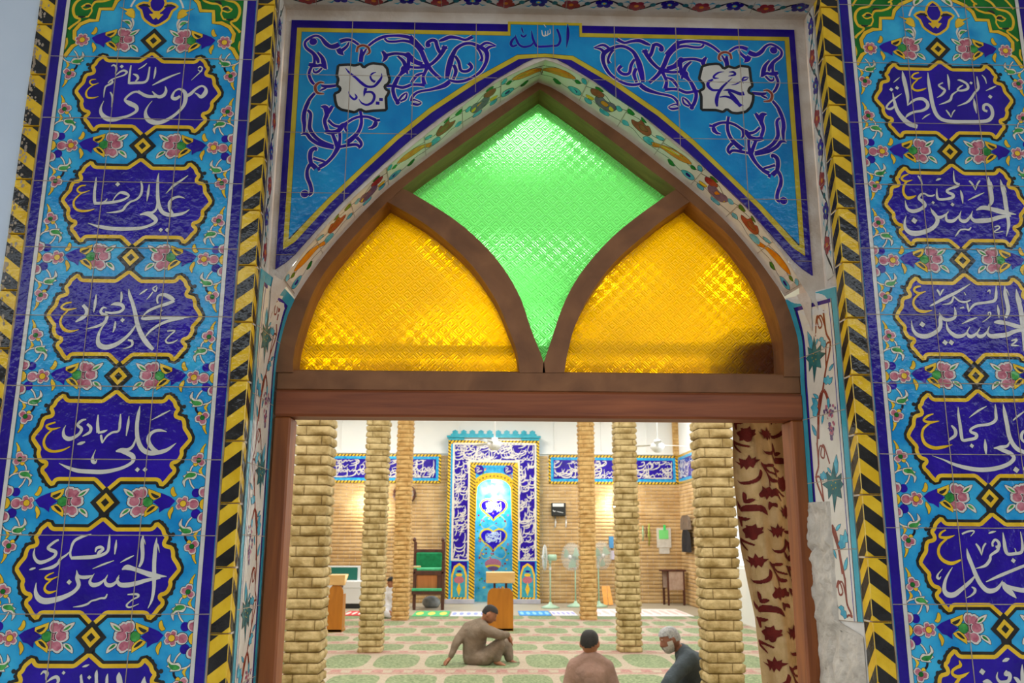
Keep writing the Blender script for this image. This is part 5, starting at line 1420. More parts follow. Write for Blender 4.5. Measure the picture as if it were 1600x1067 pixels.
    # turquoise cresting above
    m = MB(off); zc0 = Z(687.5); 
    m.box((x0-.04, YF-.06, Z(684)), (x1+.04, YB, Z(681)), TURQG)
    for a, b in ((x0, X(723)), (X(814), x1)): m.box((a, YF-.02, zt), (b, YB, Z(684)), TURQG)
    m.box((X(723), YF+.02, zt), (X(814), YB, Z(684)), HW)
    m.build('cornice', root)
    m = MB(off); n = 10; w_ = (x1-x0-.12)/n
    for k in range(n):
        if k == 5: pass
        c_ = x0+.06+w_*(k+.5); zz = Z(681); h = Z(671.5)-zz
        m.prism([(c_-w_/2, zz), (c_+w_/2, zz), (c_+w_/2, zz+h*.3), (c_+w_*.3, zz+h*.45), (c_+w_*.34, zz+h*.75), (c_, zz+h), (c_-w_*.34, zz+h*.75), (c_-w_*.3, zz+h*.45), (c_-w_/2, zz+h*.3)], YF+.02, YF+.10, TURQG)
    m.build('cresting', root)
    point('niche_lamp', (cx, 21.0, zs0+.10), 95, (.92, .97, 1.0), .06)
    lm = MB(off); lm.lathe([(.0, -.05), (.045, -.045), (.06, 0), (.045, .045), (.02, .06), (.02, .12), (.0, .12)], (cx, 21.0, zap-.02), EM, 12); lm.build('lamp', root)
mihrab()

# --- pillars of split stone brick
def pillar(cx, y0, W, label, mat, hi, seed):
    root_off = (cx, y0+W/2, 0); m = MB(root_off); r_ = random.Random(seed); p = .092; z = 0; k = 0
    nx, nz = (9, 5) if hi else (3, 3)
    m.box((cx-W/2+.015, y0+.015, 0), (cx+W/2-.015, y0+W-.015, CEIL), JNT)
    while z < CEIL-.05:
        for s_ in range(4):
            jt = (W*.76 if (k+s_) % 2 else W*.24)+r_.uniform(-.03, .03)
            for (u0, u1) in ((0, jt), (jt, W)):
                if s_ > 1 and hi is False and False: continue
                vs = []; dz = r_.uniform(-.002, .002); bo = r_.uniform(-.004, .006)
                for j in range(nz+1):
                    for i in range(nx+1):
                        a, b = i/nx, j/nz; u = u0+.002+(u1-u0-.004)*a; v = z+.004+(p-.009)*b
                        edge = min(min(i, nx-i)*(1 if hi else 1), min(j, nz-j)*(1 if hi else 1), 1)
                        nn = noise.noise(Vector((u*9+seed*3+s_*7, v*22, k*1.7))) + .5*noise.noise(Vector((u*30+seed, v*50, k)))
                        o = (.012+bo+.010*nn)*edge - (.004 if edge < .1 else 0)
                        o += .006*edge*(1-b)*nn
                        vs.append({0: (cx-W/2+u, y0-o, v), 1: (cx+W/2+o, y0+u, v), 2: (cx+W/2-u, y0+W+o, v), 3: (cx-W/2-o, y0+W-u, v)}[s_])
                fs = [[j*(nx+1)+i, j*(nx+1)+i+1, (j+1)*(nx+1)+i+1, (j+1)*(nx+1)+i] for j in range(nz) for i in range(nx)]
                m.add(vs, fs, mat, hi)
        z += p; k += 1
    return m.build('brick_pillar', label=label, cat='pillar', group='brick pillars of the prayer hall')
PWID = .31
for (cx, y, lab, mt, hi, sd) in ((-1.638, 5.8, 'nearest left pillar of rough yellow stone bricks, just inside the door', BRK, True, 1), (2.165, 5.8, 'nearest right pillar of rough yellow stone bricks, beside the curtain', BRK, True, 2),
        (-1.68, 10.9, 'second left pillar of rough stone bricks, standing on the carpet', BRK, True, 3), (2.13, 10.95, 'second right pillar of rough stone bricks, behind the two talking men', BRK, True, 4),
        (-1.735, 15.9, 'farthest left pillar of smooth orange bricks beside the high chair', BRK2, False, 5), (2.10, 16.0, 'farthest right pillar of smooth orange bricks between the fans', BRK2, False, 6)):
    pillar(cx, y, .32, lab, mt, hi, sd)

# ================================================================== carpets
def fabric(name, c1, c2, scale=60, rough=.95, b=.5):
    return simple(name, c1, rough, c2=c2, scale=scale, bstr=b, bscale=220, bdist=.002)
CBE = fabric('carpet beige', (164, 150, 130), (188, 172, 152)); CGR = fabric('carpet green', (92, 112, 72), (154, 164, 126), 34); CPK = fabric('carpet pink', (156, 108, 102), (186, 146, 134), 30)
zc = .010
def carpet_strip(ya, yb, i):
    x0, x1 = XW+.1, XE-.1; off = (0, ya, 0)
    root = empty('prayer_carpet', off, ('strip of beige prayer carpet with green lozenges, %s' % ('nearest the door', 'second from the door', 'third from the door', 'fourth from the door, behind the talking men', 'fifth, under the man hugging his knee', 'sixth from the door, under the middle pillars', 'seventh from the door', 'eighth from the door', 'ninth from the door', 'farthest from the door')[i]), 'carpet', 'strips of prayer carpet')
    m = MB(off); m.box((x0, ya+.01, .001), (x1, yb-.01, zc), CBE, .004); m.build('pile', root)
    P = Paint(lambda u, v, h: Vector((u, v, zc+h*1.5)), off); D = yb-ya
    P.fill([(x0, ya+.02), (x1, ya+.02), (x1, ya+.02+D*.14), (x0, ya+.02+D*.14)], CPK, 1)
    P.fill([(x0, yb-.03-D*.05), (x1, yb-.03-D*.05), (x1, yb-.03), (x0, yb-.03)], CPK, 1)
    u = x0+.2+(i % 2)*.15
    while u < x1:
        P.fill([(u-.05, ya+D*.0+.03), (u+.05, ya+.03), (u+.07, ya+D*.12), (u-.07, ya+D*.12)], CBE, 1.6)
        u += .26
    P.build('stripe', root)
    P = Paint(lambda u, v, h: Vector((u, v, zc+h*1.5)), off)
    u = x0-.1+(.33 if i % 2 else 0)
    while u < x1-.3:
        a, b = ya+D*.24, yb-D*.14
        pts = [(u+.09, a), (u+.52, a), (u+.60, (a+b)/2), (u+.52, b), (u+.09, b), (u+.01, (a+b)/2)]
        pts = [(min(max(q[0], x0), x1), q[1]) for q in catmull(pts, 3, True)]
        P.fill(pts, CGR, 1.2)
        u += .68
    P.build('lozenge', root)
edges = [3.2, 4.7, 6.2, 7.7, 9.0, 10.95, 12.1, 13.2, 14.6, 15.9, 17.2]
for i in range(10): carpet_strip(edges[i], edges[i+1], i)
def rug(label, pts4, mats, n=7):
    """rug lying on the floor; pts4 in photograph pixels"""
    q = [atZ(a, b, .012) for a, b in pts4]; x0, x1 = q[0].x, q[1].x; ya, yb = q[0].y, q[2].y
    root = empty('rug', ((x0+x1)/2, ya, 0), label, 'rug', 'small rugs along the back wall'); m = MB(root.location)
    m.box((x0, ya, .0125), (x1, yb, .020), mats[0], .003); m.build('pile', root)
    if len(mats) > 1:
        P = Paint(lambda u, v, h: Vector((u, v, .020+h*1.5)), root.location)
        for k in range(n):
            c_ = (x0+(x1-x0)*(k+.5)/n, (ya+yb)/2); P.disc(c_, (x1-x0)/n*.33, mats[1+k % (len(mats)-1)], 1, 8, (yb-ya)*.33)
        P.build('pattern', root)
cf = lambda n, c: fabric(n, c, tuple(min(255, x+16) for x in c))
rug('small green rug with yellow pattern in front of the high chair', ((643, 963), (700, 963), (700, 955)), (cf('rug green', (70, 178, 110)), cf('rug yellow', (226, 206, 90))), 3)
rug('white rug with pale blue pattern in front of the prayer niche', ((703, 963), (760, 963), (760, 956)), (cf('rug white', (214, 216, 226)), cf('rug pale blue', (150, 160, 214))), 5)
rug('bright blue rug right of the wooden lectern', ((812, 962), (862, 962), (862, 955)), (cf('rug blue', (50, 140, 214)), cf('rug sky', (130, 190, 232))), 5)
rug('white rug with blue pattern before the standing fans', ((864, 962), (903, 962), (903, 955)), (cf('rug white two', (218, 218, 230)), cf('rug lilac', (160, 160, 220))), 5)
rug('long white and pink rug by the right wall, painted as if sunlit', ((935, 963), (1085, 963), (1085, 952)), (cf('rug sunlit white', (238, 228, 226)), cf('rug rose', (232, 196, 192))), 11)  # sunlight on this rug is put into its bright colours
rug('red and white rug by the white cabinet', ((533, 962), (563, 962), (563, 955)), (cf('rug red', (206, 50, 58)), cf('rug white three', (226, 214, 206))), 3)

# wall lamps behind the middle pillars, washing the brick wall
for px_, lab in ((579, 'small wall lamp glowing behind the second left pillar'), (962, 'small wall lamp glowing behind the second right pillar')):
    p_ = atY(px_, 790, YB-.16); r = empty('wall_lamp', (p_.x, YB, p_.z), lab, 'lamp', 'small wall lamps')
    m = MB(r.location); m.box((p_.x-.04, YB-.10, p_.z-.06), (p_.x+.04, YB-.02, p_.z+.06), FRM, .01); m.build('bracket', r)
    m = MB(r.location); m.lathe([(0, -.08), (.05, -.07), (.06, 0), (.04, .08), (0, .10)], p_, EM, 14); m.build('bulb', r)
    point('wall_lamp_light', (p_.x, YB-.24, p_.z), 55, (1, .97, .88), .06)
# ================================================================== people
SKIN = simple('skin', (150, 98, 72), .55, c2=(172, 116, 86), scale=9); SKIN2 = simple('skin older', (140, 92, 72), .6, c2=(164, 112, 90), scale=9)
HAIRB = simple('black hair', (22, 20, 20), .7, c2=(36, 32, 30), scale=60, bstr=.6, bscale=160); HAIRG = simple('grey hair', (150, 152, 156), .8, c2=(186, 188, 190), scale=60, bstr=.6, bscale=160)
BEARD = simple('white beard', (186, 184, 180), .85, c2=(214, 212, 208), scale=70, bstr=.7, bscale=160); EYE = simple('dark eye', (18, 14, 14), .3)
def cloth(name, c): return simple(name, c, .9, c2=tuple(min(255, int(x*1.14)) for x in c), scale=7, bstr=.9, bscale=9, bdist=.03)
def capsule(p, q, r0, r1, n=14):
    p, q = Vector(p), Vector(q); t = (q-p); L = t.length or 1e-4; t = t/L if L > 1e-3 else Vector((0, 0, 1))
    s_ = t.cross(Vector((0, 0, 1))); s_ = s_ if s_.length > .05 else t.cross(Vector((1, 0, 0))); s_.normalize(); h = t.cross(s_); vs = []; fs = []; rings = []
    for a in (-90, -60, -30, 0): rings.append((r0*math.sin(R(a)), r0*math.cos(R(a))))
    for a in (0, 30, 60, 90): rings.append((L+r1*math.sin(R(a)), r1*math.cos(R(a))))
    for (d, r) in rings:
        for k in range(n): an = 2*math.pi*k/n; vs.append(p+t*d+(s_*math.cos(an)+h*math.sin(an))*max(r, 1e-4))
    for i in range(len(rings)-1):
        for k in range(n): fs.append([i*n+k, i*n+(k+1) % n, (i+1)*n+(k+1) % n, (i+1)*n+k])
    fs += [list(range(n))[::-1], [(len(rings)-1)*n+k for k in range(n)]]
    return vs, fs
def bake(V, E_, Rd, extra=(), voxel=.012, smooth=4):
    """limbs swept along the skeleton and fused into one continuous surface"""
    vs = []; fs = []
    for (i, j) in E_:
        ev, ef = capsule(V[i], V[j], Rd[i], Rd[j]); b = len(vs); vs += ev; fs += [[b+k for k in f] for f in ef]
    for (ev, ef) in extra: b = len(vs); vs += [Vector(p) for p in ev]; fs += [[b+i for i in f] for f in ef]
    m2 = bpy.data.meshes.new('t2'); m2.from_pydata([tuple(v) for v in vs], [], fs)
    o = bpy.data.objects.new('t2', m2); COL.objects.link(o); r = o.modifiers.new('r', 'REMESH'); r.mode = 'VOXEL'; r.voxel_size = voxel; r.use_smooth_shade = True
    sm_ = o.modifiers.new('m', 'SMOOTH'); sm_.factor = .5; sm_.iterations = smooth
    dg = bpy.context.evaluated_depsgraph_get(); dg.update(); m3 = bpy.data.meshes.new_from_object(o.evaluated_get(dg)); bpy.data.objects.remove(o)
    return m3
def hfun(d):
    """radius of a head in direction d (x right, y forward, z up)"""
    x, y, z = d; r = (abs(x/.076)**2.5+abs(y/.094)**2.5+abs(z/.112)**2.5)**(-.4)
    if z < -.2: r *= 1-.16*min(1, (-.2-z)/.8)*(1-max(0, y))          # jaw narrows
    if y > 0:
        r += .036*math.exp(-(x/.15)**2-((z+.22)/.16)**2)*(1 if z > -.5 else 0)   # nose
        r += .016*math.exp(-(x/.3)**2-((z+.86)/.22)**2)           # chin
        r += .006*math.exp(-(x/.18)**2-((z+.55)/.07)**2)          # lips
        for s_ in (-1, 1): r -= .009*math.exp(-((x-s_*.34)/.16)**2-((z-.02)/.13)**2)   # eye sockets
        r += .005*math.exp(-((z-.2)/.1)**2-(x/.6)**2)
    else: r *= 1+.03*(-y)
    return r
def head_geo(M4, k=1.0, keep=None, grow=0.0, n=26):
    vs = []; idx = {}; fs = []; m = n//2+4
    for j in range(m+1):
        for i in range(n):
            th = math.pi*j/m; ph = 2*math.pi*i/n; d = (math.sin(th)*math.sin(ph), math.sin(th)*math.cos(ph), math.cos(th))
            r = hfun(d)+grow; idx[i, j] = len(vs); vs.append((M4 @ Vector((d[0]*r*k, d[1]*r*k, d[2]*r*k)), d))
    for j in range(m):
        for i in range(n):
            q = [(i, j), ((i+1) % n, j), ((i+1) % n, j+1), (i, j+1)]
            if keep is None or all(keep(vs[idx[a]][1]) for a in q): fs.append([idx[a] for a in q][::-1])
    return [v for v, d in vs], fs
def ball(c, r, n=10, M4=None):
    vs = []; fs = []
    for j in range(n//2+1):
        for i in range(n):
            th = math.pi*j/(n//2); ph = 2*math.pi*i/n; p = Vector((r[0]*math.sin(th)*math.sin(ph), r[1]*math.sin(th)*math.cos(ph), r[2]*math.cos(th)))+Vector(c); vs.append(M4 @ p if M4 else p)
    for j in range(n//2):
        for i in range(n): fs.append([j*n+i, (j+1)*n+i, (j+1)*n+(i+1) % n, j*n+(i+1) % n])
    return vs, fs
def frame(c, fwd, up=(0, 0, 1)):
    f = Vector(fwd).normalized(); r = f.cross(Vector(up)).normalized(); u = r.cross(f)
    m = Matrix((r, f, u)).transposed().to_4x4(); m.translation = Vector(c); return m
def fingers(V, E_, Rd, wi, wrist, palm_dir, spread, curl):
    """palm and five bent fingers rooted at vertex wi"""
    d = Vector(palm_dir).normalized(); s_ = Vector(spread).normalized(); c = Vector(curl).normalized(); w_ = Vector(wrist)
    pi = len(V); V.append(w_+d*.045); Rd.append(.030); E_.append((wi, pi))
    k2 = len(V); V.append(w_+d*.085); Rd.append(.030); E_.append((pi, k2))
    for i, ln in enumerate((.062, .074, .080, .070)):
        a = k2; base = w_+d*.09+s_*(.030-.020*i)
        for j, (t, cu) in enumerate(((.02, 0), (.5, .16), (1, .5))):
            V.append(base+d*ln*t+c*ln*cu); Rd.append(.0098-.0008*j); E_.append((a, len(V)-1)); a = len(V)-1
    a = pi
    for t, cu in ((.030, .0), (.055, .01), (.078, .02)):
        V.append(w_+d*(.03+t*.7)+s_*(.022+t*.55)+c*cu); Rd.append(.0105-.001*(t > .05)); E_.append((a, len(V)-1)); a = len(V)-1
def person(label, J, headc, hfwd, hup, wear, skin, hair, hairkeep, beard=None, cap=None, voxel=.012):
    """J: name -> (point, radius)"""
    off = (J['pelvis'][0].x, J['pelvis'][0].y, 0)
    root = empty('person', off, label, 'person')
    names = ['pelvis', 'waist', 'chest', 'neckbase', 'neck', 'sl', 'el', 'wl', 'sr', 'er', 'wr', 'hl', 'kl', 'al', 'tl', 'hr', 'kr', 'ar', 'tr']
    L = [('pelvis', 'waist'), ('waist', 'chest'), ('chest', 'neckbase'), ('neckbase', 'neck'), ('chest', 'sl'), ('sl', 'el'), ('el', 'wl'), ('chest', 'sr'), ('sr', 'er'), ('er', 'wr'),
         ('neckbase', 'sl'), ('neckbase', 'sr'), ('pelvis', 'hl'), ('hl', 'kl'), ('kl', 'al'), ('al', 'tl'), ('pelvis', 'hr'), ('hr', 'kr'), ('kr', 'ar'), ('ar', 'tr')]
    V = [J[n][0] for n in names]; E_ = [(names.index(a), names.index(b)) for a, b in L]
    Rd = [J[n][1]*.90 for n in names]
    Vb, Eb, Rb = list(V), list(E_), list(Rd)
    for h in 'lr':
        w_, e_ = J['w'+h][0], J['e'+h][0]; pd = J['hand'+h][0]-w_; sp = J['hand'+h][1]
        fingers(Vb, Eb, Rb, names.index('w'+h), w_, pd, sp, (0, 0, -1) if abs(pd.normalized().z) < .8 else (0, 1, 0))
    MH = frame(headc, hfwd, hup)
    ex = [head_geo(MH)]
    for s_ in (-1, 1): ex.append(ball((s_*.082, -.012, -.006), (.014, .024, .036), 10, MH))
    me = bake(Vb, Eb, Rb, ex, voxel*.62, 3); me.name = 'body'; me.materials.append(skin)
    for v in me.vertices: v.co -= Vector(off); v.co.z = max(v.co.z, .0125)
    me.polygons.foreach_set('use_smooth', [True]*len(me.polygons)); link('body', me, root)
    # garment: same skeleton, fuller, ends at the wrists, ankles and collar
    keep = [n for n in names if n not in ('neck', 'tl', 'tr')]
    Vc = [J[n][0] for n in keep]; Ec = [(keep.index(a), keep.index(b)) for a, b in L if a in keep and b in keep]
    gr = {'pelvis': 1.12, 'waist': 1.14, 'chest': 1.12, 'neckbase': 1.15, 'el': 1.3, 'er': 1.3, 'wl': 1.45, 'wr': 1.45, 'kl': 1.25, 'kr': 1.25, 'al': 1.6, 'ar': 1.6}
    for h in 'lr':
        i = keep.index('w'+h); Vc[i] = J['w'+h][0].lerp(J['e'+h][0], .12); i = keep.index('a'+h); Vc[i] = J['a'+h][0].lerp(J['k'+h][0], .22)
    Rc = [J[n][1]*gr.get(n, 1.18) for n in keep]
    mg = bake(Vc, Ec, Rc, [], voxel, 6); mg.materials.append(wear)
    for v in mg.vertices:
        p = v.co; w_ = noise.noise(Vector((p.x*9, p.y*9, p.z*5)))*.012+noise.noise(Vector((p.x*22, p.y*20, p.z*9)))*.006; v.co = p+v.normal*w_-Vector(off)
        v.co.z = max(v.co.z, .014)
    mg.polygons.foreach_set('use_smooth', [True]*len(mg.polygons)); link('shirt', mg, root)
    hv, hf = head_geo(MH, 1, hairkeep, .010, 40)
    m = MB(off); m.add(hv, hf, hair, True); m.build('hair', root)
    if beard:
        bv, bf = head_geo(MH, 1, beard[1], .014, 40); m = MB(off); m.add(bv, bf, beard[0], True); m.build('beard', root)
    m = MB(off)
    for s_ in (-1, 1): ev, ef = ball((s_*.030, .078, .006), (.010, .007, .006), 8, MH); m.add(ev, ef, EYE, True)
    m.build('eyes', root)
    m = MB(off)
    for s_ in (-1, 1): ev, ef = ball((s_*.031, .086, .026), (.019, .005, .005), 8, MH); m.add(ev, ef, hair, True)
    m.build('eyebrows', root)
    if cap:
        m = MB(off); cv, cf_ = head_geo(MH, 1, lambda d: d[2] > .25, .016, 30); m.add(cv, cf_, cap, True); m.build('cap', root)
    return root
g = lambda a, b, Y: atY(a, b, Y)
J1 = dict(pelvis=(g(741, 1026, 9.78), .140), waist=(g(741, 1010, 9.78), .135), chest=(g(743, 990, 9.76), .150), neckbase=(g(751, 975, 9.74), .075), neck=(g(756, 968, 9.73), .052),
          sl=(g(731, 982, 9.80), .072), el=(g(714, 1003, 9.72), .046), wl=(g(703, 1028, 9.68), .028), sr=(g(757, 984, 9.62), .072), er=(g(777, 991, 9.56), .048), wr=(g(794, 992, 9.70), .030),
          hl=(g(756, 1029, 9.90), .095), kl=(g(792, 1007, 10.0), .062), al=(g(797, 1033, 9.96), .040), tl=(g(810, 1038.5, 9.9), .026),
          hr=(g(755, 1029, 9.68), .095), kr=(g(780, 1006, 9.66), .064), ar=(g(775, 1034, 9.66), .040), tr=(g(788, 1040, 9.62), .026),
          handl=(g(697, 1035, 9.66), (0, -1, 0)), handr=(g(799, 1003, 9.74), (0, -1, 0)))
person('man in a grey brown robe sitting on the carpet, arm on his raised knees', J1, g(765, 959.5, 9.72), (.80, -.10, -.46), (.45, .0, .9), cloth('grey brown robe', (120, 106, 92)), SKIN, HAIRB,
       lambda d: d[2] > .46 or (d[1] < -.05 and d[2] > -.35))
J2 = dict(pelvis=(g(922, 1110, 6.05), .150), waist=(g(922, 1088, 6.03), .145), chest=(g(922, 1058, 6.0), .150), neckbase=(g(922, 1031, 6.0), .078), neck=(g(922, 1022, 6.0), .055),
          sl=(g(900, 1044, 6.02), .078), el=(g(885, 1088, 6.0), .05), wl=(g(905, 1112, 6.3), .03), sr=(g(945, 1044, 6.02), .078), er=(g(962, 1086, 6.0), .05), wr=(g(942, 1110, 6.3), .03),
          hl=(g(908, 1118, 6.1), .09), kl=(g(876, 1112, 6.45), .065), al=(g(925, 1114, 6.6), .04), tl=(g(940, 1112, 6.6), .028),
          hr=(g(936, 1118, 6.1), .09), kr=(g(972, 1110, 6.45), .065), ar=(g(918, 1112, 6.75), .04), tr=(g(905, 1110, 6.75), .028),
          handl=(g(925, 1112, 6.45), (1, 0, 0)), handr=(g(925, 1110, 6.42), (-1, 0, 0)))
person('man in a brown shirt seen from behind, seated at the bottom of the doorway', J2, g(921.5, 1005, 6.02), (.30, .95, -.1), (0, .1, 1), cloth('brown shirt', (138, 110, 98)), SKIN, HAIRB,
       lambda d: d[2] > .5 or (d[1] < .05 and d[2] > -.52+.45*abs(d[0])))
J3 = dict(pelvis=(g(1092, 1098, 6.6), .150), waist=(g(1088, 1075, 6.58), .145), chest=(g(1082, 1046, 6.55), .160), neckbase=(g(1068, 1021, 6.5), .080), neck=(g(1060, 1013, 6.48), .058),
          sl=(g(1074, 1031, 6.78), .078), el=(g(1050, 1070, 6.85), .05), wl=(g(1035, 1090, 6.75), .03), sr=(g(1076, 1031, 6.34), .080), er=(g(1048, 1062, 6.22), .052), wr=(g(1026, 1086, 6.25), .03),
          hl=(g(1080, 1104, 6.75), .09), kl=(g(1036, 1096, 6.95), .065), al=(g(1060, 1106, 6.6), .04), tl=(g(1045, 1108, 6.6), .028),
          hr=(g(1080, 1108, 6.45), .09), kr=(g(1034, 1104, 6.35), .065), ar=(g(1070, 1110, 6.7), .04), tr=(g(1056, 1110, 6.75), .028),
          handl=(g(1022, 1096, 6.7), (0, -1, 0)), handr=(g(1010, 1098, 6.3), (0, 1, 0)))
person('grey haired man with white beard and dark grey robe beside the right pillar', J3, g(1046.5, 999, 6.46), (-.95, -.12, -.30), (-.3, 0, .95), cloth('dark grey robe', (66, 76, 84)), SKIN2, HAIRG,
       lambda d: d[2] > .45 or (d[1] < .05 and d[2] > -.35) or (abs(d[0]) > .8 and d[2] > .15 and d[1] < .3), (BEARD, lambda d: (d[2] < -.28 or (abs(d[0]) > .62 and d[2] < .12 and d[1] < .62)) and d[1] > -.05 and not (abs(d[0]) < .22 and -.66 < d[2] < -.46 and d[1] > .5)))
J4 = dict(pelvis=(g(613, 960, 16.7), .150), waist=(g(613, 950, 16.7), .145), chest=(g(612, 933, 16.7), .150), neckbase=(g(612, 920, 16.7), .075), neck=(g(612, 916, 16.7), .055),
          sl=(g(604, 925, 16.7), .075), el=(g(602, 943, 16.6), .05), wl=(g(608, 955, 16.45), .03), sr=(g(620, 925, 16.7), .075), er=(g(624, 943, 16.6), .05), wr=(g(617, 955, 16.45), .03),
          hl=(g(606, 960, 16.6), .09), kl=(g(601, 958, 16.4), .07), al=(g(612, 964, 16.35), .04), tl=(g(616, 965, 16.35), .028),
          hr=(g(620, 960, 16.6), .09), kr=(g(626, 958, 16.4), .07), ar=(g(614, 964, 16.5), .04), tr=(g(609, 965, 16.5), .028), handl=(g(611, 957, 16.35), (1, 0, 0)), handr=(g(614, 957, 16.35), (-1, 0, 0)))
person('person in white with a black cap, mostly hidden behind the farthest left pillar', J4, g(611.5, 911, 16.7), (-.2, -1, 0), (0, 0, 1), cloth('white robe', (206, 208, 214)), SKIN, HAIRB, lambda d: d[2] > .4, None, simple('black cap', (20, 20, 22), .8), .02)

# ================================================================== furniture at the far wall
WD = woodmat('dark brown wood', (66, 34, 26), (96, 52, 38), 14, 14, 3); WO = woodmat('orange lectern wood', (176, 108, 22), (200, 128, 34), 10, 10, 2, .35); WP = woodmat('pale wood', (216, 170, 104), (232, 192, 130), 3, 10, 10)
WSL = woodmat('slatted orange wood', (170, 96, 50), (196, 120, 66), 30, 3, 1)
GV = fabric('green cushion cloth', (8, 108, 66), (16, 128, 80), 12); GED = fabric('green edge cloth', (60, 168, 118), (84, 186, 134), 12)
def bx(root, name, px0, px1, py0, py1, Y0, Y1, mat, ch=.006, **k):
    """box whose front face (plane Y0) spans these photograph pixels"""
    ym = (py0+py1)/2; a, b = atY(px0, ym, Y0), atY(px1, ym, Y0); z0, z1 = atY((px0+px1)/2, py1, Y0).z, atY((px0+px1)/2, py0, Y0).z
    m = MB(root.location); m.box((a.x, Y0, max(.0, z0)), (b.x, Y1, z1), mat, ch); return m.build(name, root, **k)
q = atZ(670, 953); Yc = q.y
ch_ = empty('high_chair', (q.x, Yc, 0), 'tall dark wooden preaching chair with green cushions, left of the prayer niche', 'chair')
for x0, x1 in ((645.5, 650), (689.5, 694.5)):
    bx(ch_, 'post', x0, x1, 846, 954, Yc+.75, Yc+.82, WD); bx(ch_, 'post', x0, x1, 888 if x0 < 660 else 876, 954, Yc, Yc+.07, WD)
    m = MB(ch_.location); p_ = atY((x0+x1)/2, 843, Yc+.78); m.lathe([(0, -.05), (.035, -.04), (.045, 0), (.03, .04), (0, .055)], p_, WD, 10); m.build('knob', ch_)
    a = atY(x0, 876, Yc); m = MB(ch_.location); m.box((a.x, Yc, a.z-.3), (a.x+.07, Yc+.8, a.z-.24), WD, .01); m.build('armrest', ch_)
bx(ch_, 'top_rail', 648, 692, 858, 863.5, Yc+.74, Yc+.82, WD); bx(ch_, 'back_cushion', 650, 690.5, 863, 887, Yc+.62, Yc+.74, GV, .03)
bx(ch_, 'seat_cushion', 646, 692, 887.5, 892, Yc+.05, Yc+.74, GED, .015); bx(ch_, 'seat', 645, 694, 892, 898.5, Yc+.03, Yc+.78, WD)
bx(ch_, 'front_panel', 650, 683.5, 898, 921, Yc+.06, Yc+.10, WSL); bx(ch_, 'stile', 645.5, 650.5, 898, 921, Yc+.02, Yc+.09, WD); bx(ch_, 'stile', 683, 692, 898, 921, Yc+.02, Yc+.09, WD)
bx(ch_, 'step_cloth', 643, 690, 919.5, 923.5, Yc-.1, Yc+.4, GED, .01); bx(ch_, 'step', 643, 692, 923.5, 929, Yc-.08, Yc+.4, WD)
q2 = empty('book', (atY(652, 889, Yc+.3).x, Yc+.3, atY(652, 887, Yc+.3).z), 'open pale book lying on the green seat of the high chair', 'book')
m = MB(q2.location); a = atY(646, 888, Yc+.3); b_ = atY(657, 888, Yc+.3); a.z = atY(670, 887.5, Yc+.05).z+.002; m.box((a.x, Yc+.2, a.z-.0), (b_.x, Yc+.45, a.z+.035), WP, .004); m.build('cover', q2); m = MB(q2.location); m.box((a.x+.01, Yc+.21, a.z+.035), (b_.x-.01, Yc+.44, a.z+.045), WHT, .002); m.build('pages', q2)
m = MB(); bv, bf = ball((0, 0, 0), (.22, .16, .15), 20); p_ = atZ(673, 950)
bv = [Vector((v.x+p_.x, v.y+p_.y+.15, max(.0, v.z+.12+.03*noise.noise(v*9)))) for v in bv]; m = MB((p_.x, p_.y+.15, 0)); m.add(bv, bf, fabric('grey plastic bag', (120, 126, 132), (150, 156, 160), 9, .4), True)
for s_ in (-1, 1): m.tube([(p_.x+s_*.06, p_.y+.15, .22), (p_.x+s_*.08, p_.y+.15, .30), (p_.x+s_*.01, p_.y+.15, .30)], .008, GRY if 'GRY' in globals() else GROUT, 6)
m.build('bag', label='crumpled grey bag on the floor beneath the high chair', cat='bag')
# cabinet on the left
q = atZ(541, 951); Yc = q.y
WPL = simple('white laminate', (226, 230, 232), .4); GPN = simple('green panel', (10, 104, 92), .35); DKB = simple('black base', (24, 28, 28), .6)
cb = empty('cabinet', (q.x, Yc, 0), 'low white cabinet with a green glass back panel, between two left pillars', 'cabinet')
bx(cb, 'base', 505, 562, 943, 951, Yc+.04, Yc+.5, DKB); bx(cb, 'body', 500, 563.5, 919, 943, Yc+.02, Yc+.52, WPL); bx(cb, 'worktop', 498, 564, 907.5, 919, Yc, Yc+.54, WPL, .015)
bx(cb, 'frame', 500, 562.5, 884, 908, Yc+.46, Yc+.54, WPL); bx(cb, 'back_panel', 503, 558.5, 886.5, 907, Yc+.44, Yc+.47, GPN, .0)
